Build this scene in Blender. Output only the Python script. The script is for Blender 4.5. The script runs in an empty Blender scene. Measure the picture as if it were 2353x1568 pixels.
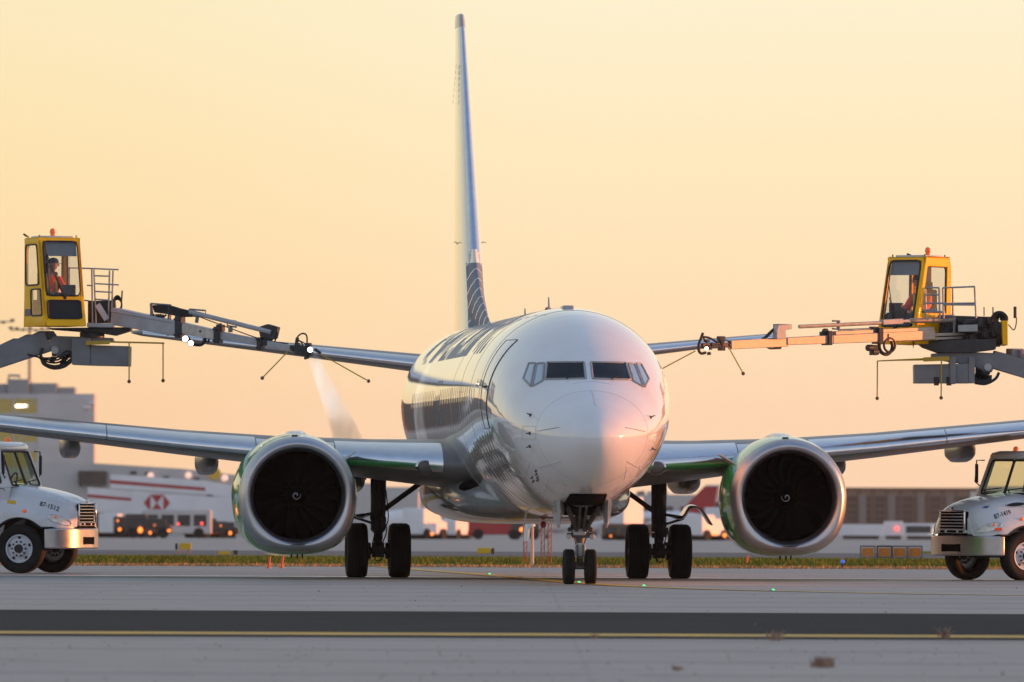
import bpy, bmesh, math, random
from mathutils import Vector, Matrix
random.seed(7)
R = math.radians
C = bpy.context.scene.collection
scene = bpy.context.scene
# ------------------------------------------------------------------ camera, sky, sun, exposure
F = 23800.0                      # focal length in units of a 2353-unit-wide picture
ROLL, HC, HZ = R(0.25), 1.55, 369.0
cam = bpy.data.cameras.new('camera')
camo = bpy.data.objects.new('camera', cam); C.objects.link(camo)
cam.sensor_width = 36.0
cam.lens = 36.0 * F / 2353.0
cam.clip_start, cam.clip_end = 1.0, 20000.0
camo.location = (0, 0, HC)
camo.rotation_euler = (R(90) + math.atan(HZ / F), -ROLL, 0)
cam.dof.use_dof = True
cam.dof.focus_distance = 199.0
cam.dof.aperture_fstop = 4.2
scene.camera = camo

SUN_AZ, SUN_EL = R(13), R(3.0)   # from +X, turned away from the camera
SD = Vector((math.cos(SUN_AZ) * math.cos(SUN_EL), math.sin(SUN_AZ) * math.cos(SUN_EL), math.sin(SUN_EL)))
sun = bpy.data.lights.new('sun', 'SUN')
suno = bpy.data.objects.new('sun', sun); C.objects.link(suno)
sun.energy, sun.angle, sun.color = 5.0, R(0.5), (1.0, 0.29, 0.062)
suno.rotation_euler = (-SD).to_track_quat('-Z', 'Y').to_euler()
suno.location = (60, 150, 30)

world = bpy.data.worlds.new('World'); scene.world = world
world.use_nodes = True
nt = world.node_tree; nt.nodes.clear()
def N(tree, typ, **kw):
    n = tree.nodes.new(typ)
    for k, v in kw.items(): setattr(n, k, v)
    return n
def ramp(tree, stops, interp='LINEAR'):
    n = tree.nodes.new('ShaderNodeValToRGB'); cr = n.color_ramp; cr.interpolation = interp
    while len(cr.elements) < len(stops): cr.elements.new(0.5)
    for e, (p, c) in zip(cr.elements, stops):
        e.position = p; e.color = (c[0], c[1], c[2], 1)
    return n
def math_(tree, op, a, b=None, clamp=False):
    n = tree.nodes.new('ShaderNodeMath'); n.operation = op; n.use_clamp = clamp
    for i, v in enumerate((a, b)):
        if v is None: continue
        if isinstance(v, (int, float)): n.inputs[i].default_value = v
        else: tree.links.new(v, n.inputs[i])
    return n.outputs[0]
def mixc(tree, fac, a, b, blend='MIX'):
    n = tree.nodes.new('ShaderNodeMix'); n.data_type = 'RGBA'; n.blend_type = blend
    for s, v in ((n.inputs[0], fac), (n.inputs[6], a), (n.inputs[7], b)):
        if isinstance(v, (int, float)): s.default_value = v
        elif isinstance(v, (tuple, list)): s.default_value = (v[0], v[1], v[2], 1)
        else: tree.links.new(v, s)
    return n.outputs[2]
tc = N(nt, 'ShaderNodeTexCoord'); sx = N(nt, 'ShaderNodeSeparateXYZ')
nt.links.new(tc.outputs['Generated'], sx.inputs[0])
zs = math_(nt, 'POWER', math_(nt, 'MAXIMUM', sx.outputs[2], 0.0), 0.5)   # sqrt(sin elevation)
def q(z): return math.sqrt(z)
front = ramp(nt, [(0.0, (1.14, .74, .49)), (q(.009), (1.13, .775, .50)), (q(.02), (1.11, .83, .515)), (q(.034), (1.10, .90, .575)),
                  (q(.049), (1.08, .96, .68)), (q(.13), (.90, .92, .84)), (q(.35), (.54, .64, .78)), (1.0, (.21, .32, .55))])
back = ramp(nt, [(0.0, (.74, .65, .60)), (q(.05), (.78, .72, .69)), (q(.16), (.82, .83, .86)), (q(.4), (.52, .62, .77)), (1.0, (.21, .32, .55))])
nt.links.new(zs, front.inputs[0]); nt.links.new(zs, back.inputs[0])
fb = N(nt, 'ShaderNodeMapRange', interpolation_type='SMOOTHSTEP')
fb.inputs[1].default_value, fb.inputs[2].default_value = -0.35, 0.45
nt.links.new(sx.outputs[1], fb.inputs[0])
az_ = N(nt, 'ShaderNodeMapRange', interpolation_type='SMOOTHSTEP'); az_.inputs[1].default_value, az_.inputs[2].default_value = -.06, .012
nt.links.new(sx.outputs[0], az_.inputs[0])
front_c = mixc(nt, 1.0, front.outputs[0], mixc(nt, az_.outputs[0], (.99, .945, .84), (1.005, 1.01, 1.02)), 'MULTIPLY')   # the side away from the sun is a shade deeper
grad = mixc(nt, fb.outputs[0], back.outputs[0], front_c)
vm = N(nt, 'ShaderNodeVectorMath', operation='DOT_PRODUCT'); vm.inputs[1].default_value = SD
nt.links.new(tc.outputs['Generated'], vm.inputs[0])
glow = math_(nt, 'POWER', math_(nt, 'MAXIMUM', vm.outputs['Value'], 0.0), 14.0)
grad = mixc(nt, math_(nt, 'MULTIPLY', glow, 0.8), grad, (2.2, .95, .45), 'ADD')
sky = N(nt, 'ShaderNodeTexSky', sky_type='NISHITA')
sky.sun_disc = False; sky.sun_elevation = SUN_EL; sky.sun_rotation = math.pi / 2 - SUN_AZ
bg0, bg1 = N(nt, 'ShaderNodeBackground'), N(nt, 'ShaderNodeBackground')
nt.links.new(sky.outputs[0], bg0.inputs[0]); bg0.inputs[1].default_value = 0.10
nt.links.new(grad, bg1.inputs[0]); bg1.inputs[1].default_value = 1.0
ms = N(nt, 'ShaderNodeMixShader'); ms.inputs[0].default_value = 0.9
nt.links.new(bg0.outputs[0], ms.inputs[1]); nt.links.new(bg1.outputs[0], ms.inputs[2])
wo = N(nt, 'ShaderNodeOutputWorld'); nt.links.new(ms.outputs[0], wo.inputs[0])

vs = scene.view_settings
vs.view_transform, vs.look, vs.exposure, vs.gamma, vs.use_curve_mapping = 'Standard', 'None', 0.0, 1.0, False
scene.cycles.max_bounces = 8
scene.cycles.transparent_max_bounces = 16
scene.cycles.sample_clamp_indirect = 6.0

# ------------------------------------------------------------------ helpers
def W(x, y, Y):
    """picture position (2353-unit-wide picture) at distance Y -> point in the place"""
    dx, dy = x - 1176.5, y - 784.0
    ux = dx * math.cos(ROLL) + dy * math.sin(ROLL)
    uy = -dx * math.sin(ROLL) + dy * math.cos(ROLL)
    return Vector((ux * Y / F, Y, HC + (HZ - uy) * Y / F))
def ground_z(Y):
    return 0.0 if Y < 300 else -0.003 * (min(Y, 1800) - 300)
def pchip(pts):
    xs = [p[0] for p in pts]; ys = [p[1] for p in pts]; n = len(xs)
    h = [xs[i+1]-xs[i] for i in range(n-1)]; d = [(ys[i+1]-ys[i])/h[i] for i in range(n-1)]
    m = [d[0]] + [0.0]*(n-2) + [d[-1]]
    for i in range(1, n-1):
        if d[i-1]*d[i] > 0:
            w1, w2 = 2*h[i]+h[i-1], h[i]+2*h[i-1]
            m[i] = (w1+w2)/(w1/d[i-1]+w2/d[i])
    def f(x):
        if x <= xs[0]: return ys[0]
        if x >= xs[-1]: return ys[-1]
        i = 0
        while x > xs[i+1]: i += 1
        t = (x-xs[i])/h[i]; t2, t3 = t*t, t*t*t
        return (2*t3-3*t2+1)*ys[i]+(t3-2*t2+t)*h[i]*m[i]+(-2*t3+3*t2)*ys[i+1]+(t3-t2)*h[i]*m[i+1]
    return f
def smooth_path(pts, k=6):
    pts = [Vector(p) for p in pts]; out = []
    for i in range(len(pts)-1):
        p0, p1, p2, p3 = pts[max(i-1, 0)], pts[i], pts[i+1], pts[min(i+2, len(pts)-1)]
        for j in range(k):
            t = j/k
            out.append(0.5*((2*p1)+(p2-p0)*t+(2*p0-5*p1+4*p2-p3)*t*t+(3*p1-p0-3*p2+p3)*t**3))
    out.append(pts[-1]); return out

class G:
    def __init__(s): s.v, s.f, s.m = [], [], []
    def add(s, vs, fs, mi=0):
        b = len(s.v); s.v += [tuple(v) for v in vs]
        for f in fs: s.f.append([b+i for i in f]); s.m.append(mi)
        return s
    def box(s, c, d, M=None, mi=0):
        c = Vector(c); vs = []
        for k in range(8):
            o = Vector(((k & 1)-.5, ((k >> 1) & 1)-.5, ((k >> 2) & 1)-.5)); o = Vector((o.x*d[0], o.y*d[1], o.z*d[2]))
            vs.append(c+(M @ o if M is not None else o))
        return s.add(vs, [(0,2,3,1),(4,5,7,6),(0,1,5,4),(2,6,7,3),(0,4,6,2),(1,3,7,5)], mi)
    def box2(s, a, b, mi=0):
        a, b = Vector(a), Vector(b); lo = Vector(map(min, a, b)); hi = Vector(map(max, a, b))
        return s.box((lo+hi)/2, hi-lo, None, mi)
    def beam(s, p0, p1, w, h, w1=None, h1=None, mi=0, up=(0, 0, 1)):
        p0, p1 = Vector(p0), Vector(p1); d = (p1-p0).normalized(); up = Vector(up)
        if abs(d.dot(up)) > .98: up = Vector((0, 1, 0))
        sd = d.cross(up).normalized(); u2 = sd.cross(d); w1 = w if w1 is None else w1; h1 = h if h1 is None else h1
        vs = []
        for p, a, b in ((p0, w, h), (p1, w1, h1)):
            for i, j in ((-.5,-.5),(.5,-.5),(.5,.5),(-.5,.5)): vs.append(p+sd*a*i+u2*b*j)
        return s.add(vs, [(0,1,2,3)[::-1],(4,5,6,7)]+[(i,(i+1)%4,4+(i+1)%4,4+i) for i in range(4)], mi)
    def cyl(s, p0, p1, r0, r1=None, n=16, mi=0, caps=True):
        return s.loft([ring(p0, Vector(p1)-Vector(p0), r0, n), ring(p1, Vector(p1)-Vector(p0), r0 if r1 is None else r1, n)], caps, caps, mi)
    def tube(s, pts, r, n=8, mi=0):
        pts = [Vector(p) for p in pts]; rings = []; ref = None
        for i, p in enumerate(pts):
            d = pts[min(i+1, len(pts)-1)]-pts[max(i-1, 0)]
            d = d.normalized() if d.length > 1e-9 else Vector((0, 0, 1))
            if ref is None:
                ref = Vector((0, 0, 1)) if abs(d.z) < .9 else Vector((1, 0, 0))
            a = d.cross(ref).normalized(); b = a.cross(d); ref = b
            rr = r[i] if isinstance(r, (list, tuple)) else r
            rings.append([p+a*math.cos(2*math.pi*k/n)*rr+b*math.sin(2*math.pi*k/n)*rr for k in range(n)])
        return s.loft(rings, True, True, mi)
    def loft(s, rings, cap0=True, cap1=True, mi=0, closed=True):
        n = len(rings[0]); b = len(s.v)
        for r in rings: s.v += [tuple(p) for p in r]
        for i in range(len(rings)-1):
            for k in range(n if closed else n-1):
                a, c = b+i*n+k, b+i*n+(k+1) % n
                s.f.append([a, c, c+n, a+n]); s.m.append(mi)
        if cap0: s.f.append([b+k for k in range(n)][::-1]); s.m.append(mi)
        if cap1: s.f.append([b+(len(rings)-1)*n+k for k in range(n)]); s.m.append(mi)
        return s
    def lathe(s, prof, o, ax, n=32, mi=0, caps=False):
        o, ax = Vector(o), Vector(ax).normalized()
        return s.loft([ring(o+ax*a, ax, max(r, 1e-4), n) for a, r in prof], caps, caps, mi)
    def sphere(s, c, d, n=12, mi=0):
        c = Vector(c); d = (d, d, d) if isinstance(d, (int, float)) else d; rings = []
        for i in range(n+1):
            t = math.pi*i/n; rr = max(math.sin(t), 1e-3)
            rings.append([c+Vector((d[0]*rr*math.cos(2*math.pi*k/(2*n)), d[1]*rr*math.sin(2*math.pi*k/(2*n)), -d[2]*math.cos(t))) for k in range(2*n)])
        return s.loft(rings, True, True, mi)
    def prism(s, pts, off, mi=0):
        pts = [Vector(p) for p in pts]; off = Vector(off); n = len(pts)
        return s.add(pts+[p+off for p in pts], [tuple(range(n))[::-1], tuple(range(n, 2*n))]+[(i,(i+1)%n,n+(i+1)%n,n+i) for i in range(n)], mi)
    def panel(s, qd, holes, mi=0, nu=1, nv=1):
        """quad (four corners, bilinear) with rectangular holes (u0,v0,u1,v1)"""
        us = sorted({0., 1.}|{h[0] for h in holes}|{h[2] for h in holes}|{i/nu for i in range(nu)}); vv = sorted({0., 1.}|{h[1] for h in holes}|{h[3] for h in holes}|{i/nv for i in range(nv)})
        for i in range(len(us)-1):
            for j in range(len(vv)-1):
                cu, cv = (us[i]+us[i+1])/2, (vv[j]+vv[j+1])/2
                if any(h[0] < cu < h[2] and h[1] < cv < h[3] for h in holes): continue
                s.add([bil(qd, us[i], vv[j]), bil(qd, us[i+1], vv[j]), bil(qd, us[i+1], vv[j+1]), bil(qd, us[i], vv[j+1])], [(0,1,2,3)], mi)
        return s
    def xf(s, M): s.v = [tuple(M @ Vector(v)) for v in s.v]; return s
    def build(s, name, mat, parent=None, smooth=35, bevel=0, solid=0, weld=False, seg=2):
        me = bpy.data.meshes.new(name); me.from_pydata(s.v, [], s.f); me.update()
        mats = mat if isinstance(mat, (list, tuple)) else [mat]
        for m in mats: me.materials.append(m)
        if len(mats) > 1: me.polygons.foreach_set('material_index', s.m)
        bm = bmesh.new(); bm.from_mesh(me)
        if weld: bmesh.ops.remove_doubles(bm, verts=bm.verts, dist=1e-4)
        bmesh.ops.recalc_face_normals(bm, faces=bm.faces); bm.to_mesh(me); bm.free()
        if smooth:
            me.polygons.foreach_set('use_smooth', [True]*len(me.polygons)); me.set_sharp_from_angle(angle=R(smooth))
        o = bpy.data.objects.new(name, me); C.objects.link(o)
        if parent is not None: o.parent = parent
        if solid:
            m = o.modifiers.new('solidify', 'SOLIDIFY'); m.thickness = solid; m.offset = -1
        if bevel:
            m = o.modifiers.new('bevel', 'BEVEL'); m.width = bevel; m.segments = seg; m.limit_method = 'ANGLE'; m.angle_limit = R(40)
        return o
def bil(qd, u, v):
    a, b, c, d = [Vector(p) for p in qd]
    return (a*(1-u)+b*u)*(1-v)+(d*(1-u)+c*u)*v
def ring(c, ax, r, n):
    c, ax = Vector(c), Vector(ax).normalized()
    ref = Vector((0, 0, 1)) if abs(ax.z) < .9 else Vector((1, 0, 0))
    a = ax.cross(ref).normalized(); b = ax.cross(a)
    return [c+a*math.cos(2*math.pi*k/n)*r+b*math.sin(2*math.pi*k/n)*r for k in range(n)]
def rrect(qd, u0, v0, u1, v1, rad=.12, k=4, off=None):
    """rounded rectangle loop on a bilinear quad"""
    out = []
    for cu, cv, a0 in ((u1, v1, 0), (u0, v1, 90), (u0, v0, 180), (u1, v0, 270)):
        su = cu-rad*(u1-u0)*(1 if cu == u1 else -1); sv = cv-rad*(v1-v0)*(1 if cv == v1 else -1)
        for j in range(k+1):
            a = R(a0+90*j/k); out.append(bil(qd, su+math.cos(a)*rad*(u1-u0), sv+math.sin(a)*rad*(v1-v0)))
    return [p+(off or Vector()) for p in out]
def thing(name, label, cat, loc=(0, 0, 0), rz=0, group=None):
    o = bpy.data.objects.new(name, None); C.objects.link(o); o.empty_display_size = .5
    o.location = loc; o.rotation_euler = (0, 0, rz); o['label'] = label; o['category'] = cat
    if group: o['group'] = group
    return o
def tag(o, label, cat, group=None):
    o['label'] = label; o['category'] = cat
    if group: o['group'] = group
    return o
def node(name, parent):
    o = bpy.data.objects.new(name, None); C.objects.link(o); o.parent = parent; return o
def struct(o, kind='structure'): o['kind'] = kind; return o
def dup(root, loc=None, rz=None, label=None):
    r = root.copy(); C.objects.link(r)
    if loc is not None: r.location = loc
    if rz is not None: r.rotation_euler = (0, 0, rz)
    if label: r['label'] = label
    for ch in list(root.children):
        c = ch.copy(); C.objects.link(c); c.parent = r
        for g in ch.children:
            d = g.copy(); C.objects.link(d); d.parent = c
    return r
def Mz(loc, rz): return Matrix.Translation(Vector(loc)) @ Matrix.Rotation(rz, 4, 'Z')

# ------------------------------------------------------------------ materials
def pm(name, col, rough=.5, metal=0., coat=0., spec=.5, var=.0, scale=3., bump=0., emit=None, es=0.):
    m = bpy.data.materials.new(name); m.use_nodes = True; t = m.node_tree
    b = t.nodes['Principled BSDF']
    b.inputs['Base Color'].default_value = (*col, 1); b.inputs['Roughness'].default_value = rough
    b.inputs['Metallic'].default_value = metal; b.inputs['Coat Weight'].default_value = coat
    b.inputs['Coat Roughness'].default_value = .06
    b.inputs['Specular IOR Level'].default_value = spec
    if emit: b.inputs['Emission Color'].default_value = (*emit, 1); b.inputs['Emission Strength'].default_value = es
    if var or bump:
        co = N(t, 'ShaderNodeTexCoord'); nz = N(t, 'ShaderNodeTexNoise')
        nz.inputs['Scale'].default_value = scale; nz.inputs['Detail'].default_value = 6
        t.links.new(co.outputs['Object'], nz.inputs['Vector'])
        if var:
            lo = tuple(c*(1-var) for c in col); hi = tuple(min(1, c*(1+var)) for c in col)
            rp = ramp(t, [(.3, lo), (.7, hi)]); t.links.new(nz.outputs[0], rp.inputs[0])
            t.links.new(rp.outputs[0], b.inputs['Base Color'])
            rr = N(t, 'ShaderNodeMapRange'); rr.inputs[3].default_value = rough*.8; rr.inputs[4].default_value = min(1, rough*1.25)
            t.links.new(nz.outputs[0], rr.inputs[0]); t.links.new(rr.outputs[0], b.inputs['Roughness'])
        if bump:
            bp = N(t, 'ShaderNodeBump'); bp.inputs['Strength'].default_value = bump; bp.inputs['Distance'].default_value = .02
            t.links.new(nz.outputs[0], bp.inputs['Height']); t.links.new(bp.outputs[0], b.inputs['Normal'])
    return m
def glass(name, tint, refl=.9, rough=.03):
    m = bpy.data.materials.new(name); m.use_nodes = True; t = m.node_tree; t.nodes.clear()
    tr, gl = N(t, 'ShaderNodeBsdfTransparent'), N(t, 'ShaderNodeBsdfGlossy')
    tr.inputs[0].default_value = (*tint, 1); gl.inputs['Roughness'].default_value = rough; gl.inputs['Color'].default_value = (refl, refl, refl, 1)
    lw = N(t, 'ShaderNodeLayerWeight'); lw.inputs[0].default_value = .5
    fv = math_(t, 'ADD', math_(t, 'MULTIPLY', math_(t, 'POWER', lw.outputs['Facing'], 5.0), .9), .05, True)
    mx = N(t, 'ShaderNodeMixShader'); o = N(t, 'ShaderNodeOutputMaterial')
    t.links.new(fv, mx.inputs[0]); t.links.new(tr.outputs[0], mx.inputs[1]); t.links.new(gl.outputs[0], mx.inputs[2]); t.links.new(mx.outputs[0], o.inputs[0])
    return m
M = {}
M['white'] = pm('white_paint', (.74, .74, .74), .30, coat=.5, var=.05, scale=1.2)
M['truck'] = pm('truck_white_paint', (.66, .68, .70), .28, coat=.6, var=.06, scale=2.5)
M['metal'] = pm('polished_metal', (.70, .72, .76), .20, metal=1, var=.05, scale=4)
M['lip'] = pm('inlet_lip_metal', (.52, .52, .54), .36, metal=1, var=.06, scale=5)
M['chrome'] = pm('chrome', (.75, .75, .76), .12, metal=1)
M['green'] = pm('nacelle_green_paint', (.05, .42, .11), .15, coat=.6, var=.12, scale=1.5)
M['wing'] = pm('wing_grey_paint', (.13, .13, .13), .34, var=.12, scale=1.5)
M['fair'] = pm('fairing_grey_paint', (.36, .37, .38), .25, coat=.4, var=.1, scale=2)
M['blue'] = pm('fin_blue_paint', (.13, .19, .30), .25, coat=.4, var=.08)
M['black'] = pm('matt_black', (.012, .012, .013), .6)
M['void'] = pm('opening_shade_black', (.006, .006, .006), .9, spec=.05)  # black painted for the shade inside bays, intakes and gaps
M['fan'] = pm('fan_blade', (.004, .004, .0045), .7, spec=.07)
M['tyre'] = pm('rubber', (.014, .014, .014), .75, spec=.25, var=.3, scale=12, bump=.2)
M['gear'] = pm('gear_steel', (.10, .098, .095), .5, metal=.3, var=.35, scale=9)
M['geardark'] = pm('gear_dark', (.035, .034, .033), .55, var=.4, scale=14, bump=.4)
M['pale'] = pm('pale_grey_paint', (.50, .52, .54), .4, var=.1, scale=5)
M['rim'] = pm('wheel_white', (.60, .63, .68), .4, var=.08, scale=6)
M['yellow'] = pm('cab_yellow_paint', (.93, .49, .004), .45, coat=.05, spec=.25, var=.08, scale=3)
M['grey'] = pm('boom_grey_paint', (.17, .18, .20), .42, var=.16, scale=3)
M['greyl'] = pm('boom_light_grey', (.36, .37, .39), .38, var=.14, scale=4)
M['alu'] = pm('boom_aluminium', (.40, .36, .31), .5, metal=.55, var=.15, scale=6)
M['bumper'] = pm('bumper_metal', (.46, .46, .47), .36, metal=1, var=.1, scale=4)
M['steel'] = pm('galvanised_steel', (.40, .39, .38), .35, metal=.7, var=.2, scale=8)
M['dark'] = pm('dark_machine', (.028, .029, .032), .5, var=.4, scale=7)
M['hose'] = pm('black_hose', (.015, .015, .016), .5)
M['rod'] = pm('feeler_yellow', (.45, .30, .02), .5)
M['rodtip'] = pm('feeler_tip', (.16, .08, .05), .6)
M['amber'] = pm('amber_lens', (.60, .10, .02), .2, coat=.5, emit=(1, .18, .03), es=.25)
M['lampw'] = pm('lamp_white', (.9, .9, .9), .3, emit=(.88, .92, 1), es=5)
M['lampy'] = pm('lamp_warm', (.9, .9, .9), .3, emit=(1, .80, .52), es=7)
M['green_lamp'] = pm('green_lamp', (.1, .6, .2), .3, emit=(.06, 1, .22), es=1.3)
M['bgglint'] = pm('far_sun_glint', (.8, .4, .1), .4, emit=(1, .22, .03), es=2.6)  # glowing amber stand-in for sun glints on the far vehicles
M['bgred'] = pm('far_red_lamp', (.8, .1, .1), .4, emit=(1, .08, .06), es=3)
M['glass'] = glass('clear_glass', (.86, .88, .88))
M['tglass'] = glass('truck_glass', (.84, .88, .74))
M['cglass'] = pm('cockpit_glass', (.010, .012, .016), .06, spec=.4)
M['sglass'] = pm('cockpit_side_glass', (.62, .68, .72), .08, metal=.8)
M['cwin'] = pm('cabin_glass', (.52, .51, .50), .12, coat=.8)
M['seal'] = pm('grey_seal', (.20, .21, .22), .5)
M['lens'] = pm('lens', (.74, .66, .56), .12, metal=.25, coat=1, var=.35, scale=16)  # warm pale base stands in for sun glow mirrored in the headlights
M['vest'] = pm('orange_vest', (.80, .10, .02), .7)
M['band'] = pm('lime_band', (.45, .6, .08), .5)
M['skin'] = pm('skin', (.42, .22, .15), .6)
M['navy'] = pm('navy_cloth', (.02, .025, .04), .8)
M['pinkc'] = pm('map_white', (.75, .76, .78), .6)
M['red'] = pm('red_paint', (.42, .03, .035), .45, var=.1)
M['orange'] = pm('orange_paint', (.60, .20, .03), .5, var=.1, scale=6)
M['signy'] = pm('sign_yellow', (.75, .45, .02), .5)
M['bgwhite'] = pm('far_white', (.80, .79, .80), .5, var=.08, scale=.4)
M['clad'] = pm('cladding', (.58, .55, .53), .6, var=.08, scale=.2)
M['clad2'] = pm('cladding_pale', (.52, .50, .49), .6, var=.1, scale=.15)
M['bgdark'] = pm('far_dark', (.075, .058, .05), .6, var=.3, scale=.5)
M['pod'] = pm('pod_grey_paint', (.11, .11, .11), .3, coat=.1, var=.15)
M['brown'] = pm('brown_brick', (.15, .085, .055), .8, var=.15, scale=.2)
M['winlit'] = pm('lit_window', (.10, .09, .04), .2, emit=(.62, .47, .12), es=.24)
M['blackglass'] = pm('black_glass', (.012, .013, .015), .15, spec=.3)
M['windark'] = pm('dark_window', (.05, .052, .055), .15)
M['text'] = pm('number_black', (.02, .02, .02), .5)
# ------------------------------------------------------------------ setting: ground, markings
def ground_mat(name, base, wet=0., joints=True, spec=.15, rough=.85, speck=True, tint=(1, 1, 1)):
    m = bpy.data.materials.new(name); m.use_nodes = True; t = m.node_tree; b = t.nodes['Principled BSDF']
    co = N(t, 'ShaderNodeTexCoord'); mp = N(t, 'ShaderNodeMapping'); mp.inputs['Scale'].default_value = (1, .25, 1)
    t.links.new(co.outputs['Object'], mp.inputs[0])
    def noise(sc, det=6, vec=None):
        n = N(t, 'ShaderNodeTexNoise'); n.inputs['Scale'].default_value = sc; n.inputs['Detail'].default_value = det
        t.links.new(vec or co.outputs['Object'], n.inputs['Vector']); return n.outputs[0]
    n1, n2, n3 = noise(.12, 4, mp.outputs[0]), noise(1.1, 8), noise(14, 3)
    c = ramp(t, [(.25, tuple(base*.62*k for k in tint)), (.75, tuple(base*1.3*k for k in tint))]); 
    s = math_(t, 'ADD', math_(t, 'MULTIPLY', n1, .55), math_(t, 'ADD', math_(t, 'MULTIPLY', n2, .3), math_(t, 'MULTIPLY', n3, .15)))
    t.links.new(s, c.inputs[0]); col = c.outputs[0]
    sp = N(t, 'ShaderNodeSeparateXYZ'); t.links.new(co.outputs['Object'], sp.inputs[0])
    if speck:
        k = ramp(t, [(.735, (0, 0, 0)), (.76, (1, 1, 1))]); t.links.new(noise(2.6, 2), k.inputs[0])
        col = mixc(t, math_(t, 'MULTIPLY', k.outputs[0], .75), col, (.02, .02, .02))
        k2 = ramp(t, [(.60, (0, 0, 0)), (.72, (1, 1, 1))]); t.links.new(noise(.55, 7), k2.inputs[0])
        col = mixc(t, math_(t, 'MULTIPLY', k2.outputs[0], .22), col, (.10, .085, .075))
    if joints:
        for ax, per, off in ((0, 7.6, 3.1), (1, 7.6, 2.3)):
            a = math_(t, 'ABSOLUTE', math_(t, 'SUBTRACT', math_(t, 'FRACT', math_(t, 'DIVIDE', math_(t, 'ADD', sp.outputs[ax], 760+off), per)), .5))
            wob = math_(t, 'MULTIPLY', noise(.5, 3), .012)
            j = math_(t, 'LESS_THAN', a, math_(t, 'ADD', wob, -.003 if ax == 0 else .028))
            brk = math_(t, 'GREATER_THAN', noise(.35, 3), .40)
            col = mixc(t, math_(t, 'MULTIPLY', math_(t, 'MULTIPLY', j, brk), .14 if ax == 0 else .55), col, (.07, .062, .058))
    t.links.new(col, b.inputs['Base Color']); b.inputs['Specular IOR Level'].default_value = spec
    r0 = N(t, 'ShaderNodeMapRange'); r0.inputs[1].default_value, r0.inputs[2].default_value = .35, .65
    r0.inputs[3].default_value, r0.inputs[4].default_value = rough-wet, rough
    t.links.new(n1, r0.inputs[0]); t.links.new(r0.outputs[0], b.inputs['Roughness'])
    bp = N(t, 'ShaderNodeBump'); bp.inputs['Strength'].default_value = .25; bp.inputs['Distance'].default_value = .01
    t.links.new(n3, bp.inputs['Height']); t.links.new(bp.outputs[0], b.inputs['Normal'])
    return m
def grass_mat():
    m = bpy.data.materials.new('grass_soil'); m.use_nodes = True; t = m.node_tree; b = t.nodes['Principled BSDF']
    co = N(t, 'ShaderNodeTexCoord'); n = N(t, 'ShaderNodeTexNoise'); n.inputs['Scale'].default_value = .35; n.inputs['Detail'].default_value = 8
    t.links.new(co.outputs['Object'], n.inputs['Vector'])
    r = ramp(t, [(.3, (.10, .14, .022)), (.5, (.22, .20, .03)), (.7, (.34, .25, .05))]); t.links.new(n.outputs[0], r.inputs[0])
    t.links.new(r.outputs[0], b.inputs['Base Color']); b.inputs['Roughness'].default_value = 1; b.inputs['Specular IOR Level'].default_value = 0
    return m
def sheet(name, strips, mat, ys=None):
    """strips: list of (x0,y0,x1,y1,dz)"""
    g = G()
    for x0, y0, x1, y1, dz in strips:
        bp = [y0]+[b for b in (300, 1800) if y0 < b < y1]+[y1]
        for a, b in zip(bp, bp[1:]):
            g.add([(x0, a, ground_z(a)+dz), (x1, a, ground_z(a)+dz), (x1, b, ground_z(b)+dz), (x0, b, ground_z(b)+dz)], [(0, 1, 2, 3)])
    return struct(g.build(name, mat, smooth=0, weld=True))
M['concrete'] = ground_mat('concrete_apron', .375, wet=.3, tint=(1.02, 1.03, .94))
M['asphalt'] = ground_mat('dark_asphalt', .036, joints=False, spec=.06, tint=(.82, 1.08, 1.12))
M['asphalt2'] = ground_mat('grey_asphalt', .16, joints=False, speck=False)
M['grassmat'] = grass_mat()
M['lineY'] = pm('yellow_line_paint', (.62, .42, .05), .6, var=.25, scale=1.2)
M['sheenW'] = pm('wet_sheen_white', (.92, .92, .88), .4, var=.12, scale=.8)
sheet('ground', [(-2500, -60, 2500, 2900, 0)], M['concrete'])
sheet('taxiway', [(-200, 117.4, 200, 145.3, .004)], M['asphalt'])
sheet('taxiway_edge_line', [(-200, 119.4, 200, 121.4, .008)], M['lineY'])
sheet('taxiway_far_edge', [(-200, 145.3, 200, 146.3, .006)], pm('pale_joint', (.36, .35, .33), .7, var=.3, scale=.5))
sheet('grass', [(-400, 247, 400, 292, .004)], M['grassmat'])
sheet('dry_verge', [(-400, 243.2, 400, 247, .004)], pm('dry_verge_soil', (.42, .30, .18), .9, var=.35, scale=1.2))
sheet('service_road', [(-400, 292, 400, 352, .004)], M['asphalt2'])
sheet('far_grass', [(14, 352, 400, 400, .004)], M['grassmat'])
sheet('wet_sheen_strip', [(-60, 210.4, 60, 212.4, .006)], M['sheenW'])  # pale strip painted for the glare off wet ground
# the curved taxi line the nose wheels stand on
pts = [(-7.0, 300), (-4.6, 262), (-2.3, 236), (-.45, 217), (1.0, 200), (2.45, 189), (4.6, 181.5), (8.5, 175), (14, 171), (26, 168)]
pts = smooth_path([(x, y, 0) for x, y in pts], 8); g = G(); L = []
for i, p in enumerate(pts):
    d = (pts[min(i+1, len(pts)-1)]-pts[max(i-1, 0)]).normalized(); s_ = Vector((d.y, -d.x, 0))
    L.append([p+s_*.22+Vector((0, 0, .010)), p-s_*.22+Vector((0, 0, .010))])
g.loft(L, False, False, closed=False); struct(g.build('taxi_centre_line', M['lineY'], smooth=0))
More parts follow.
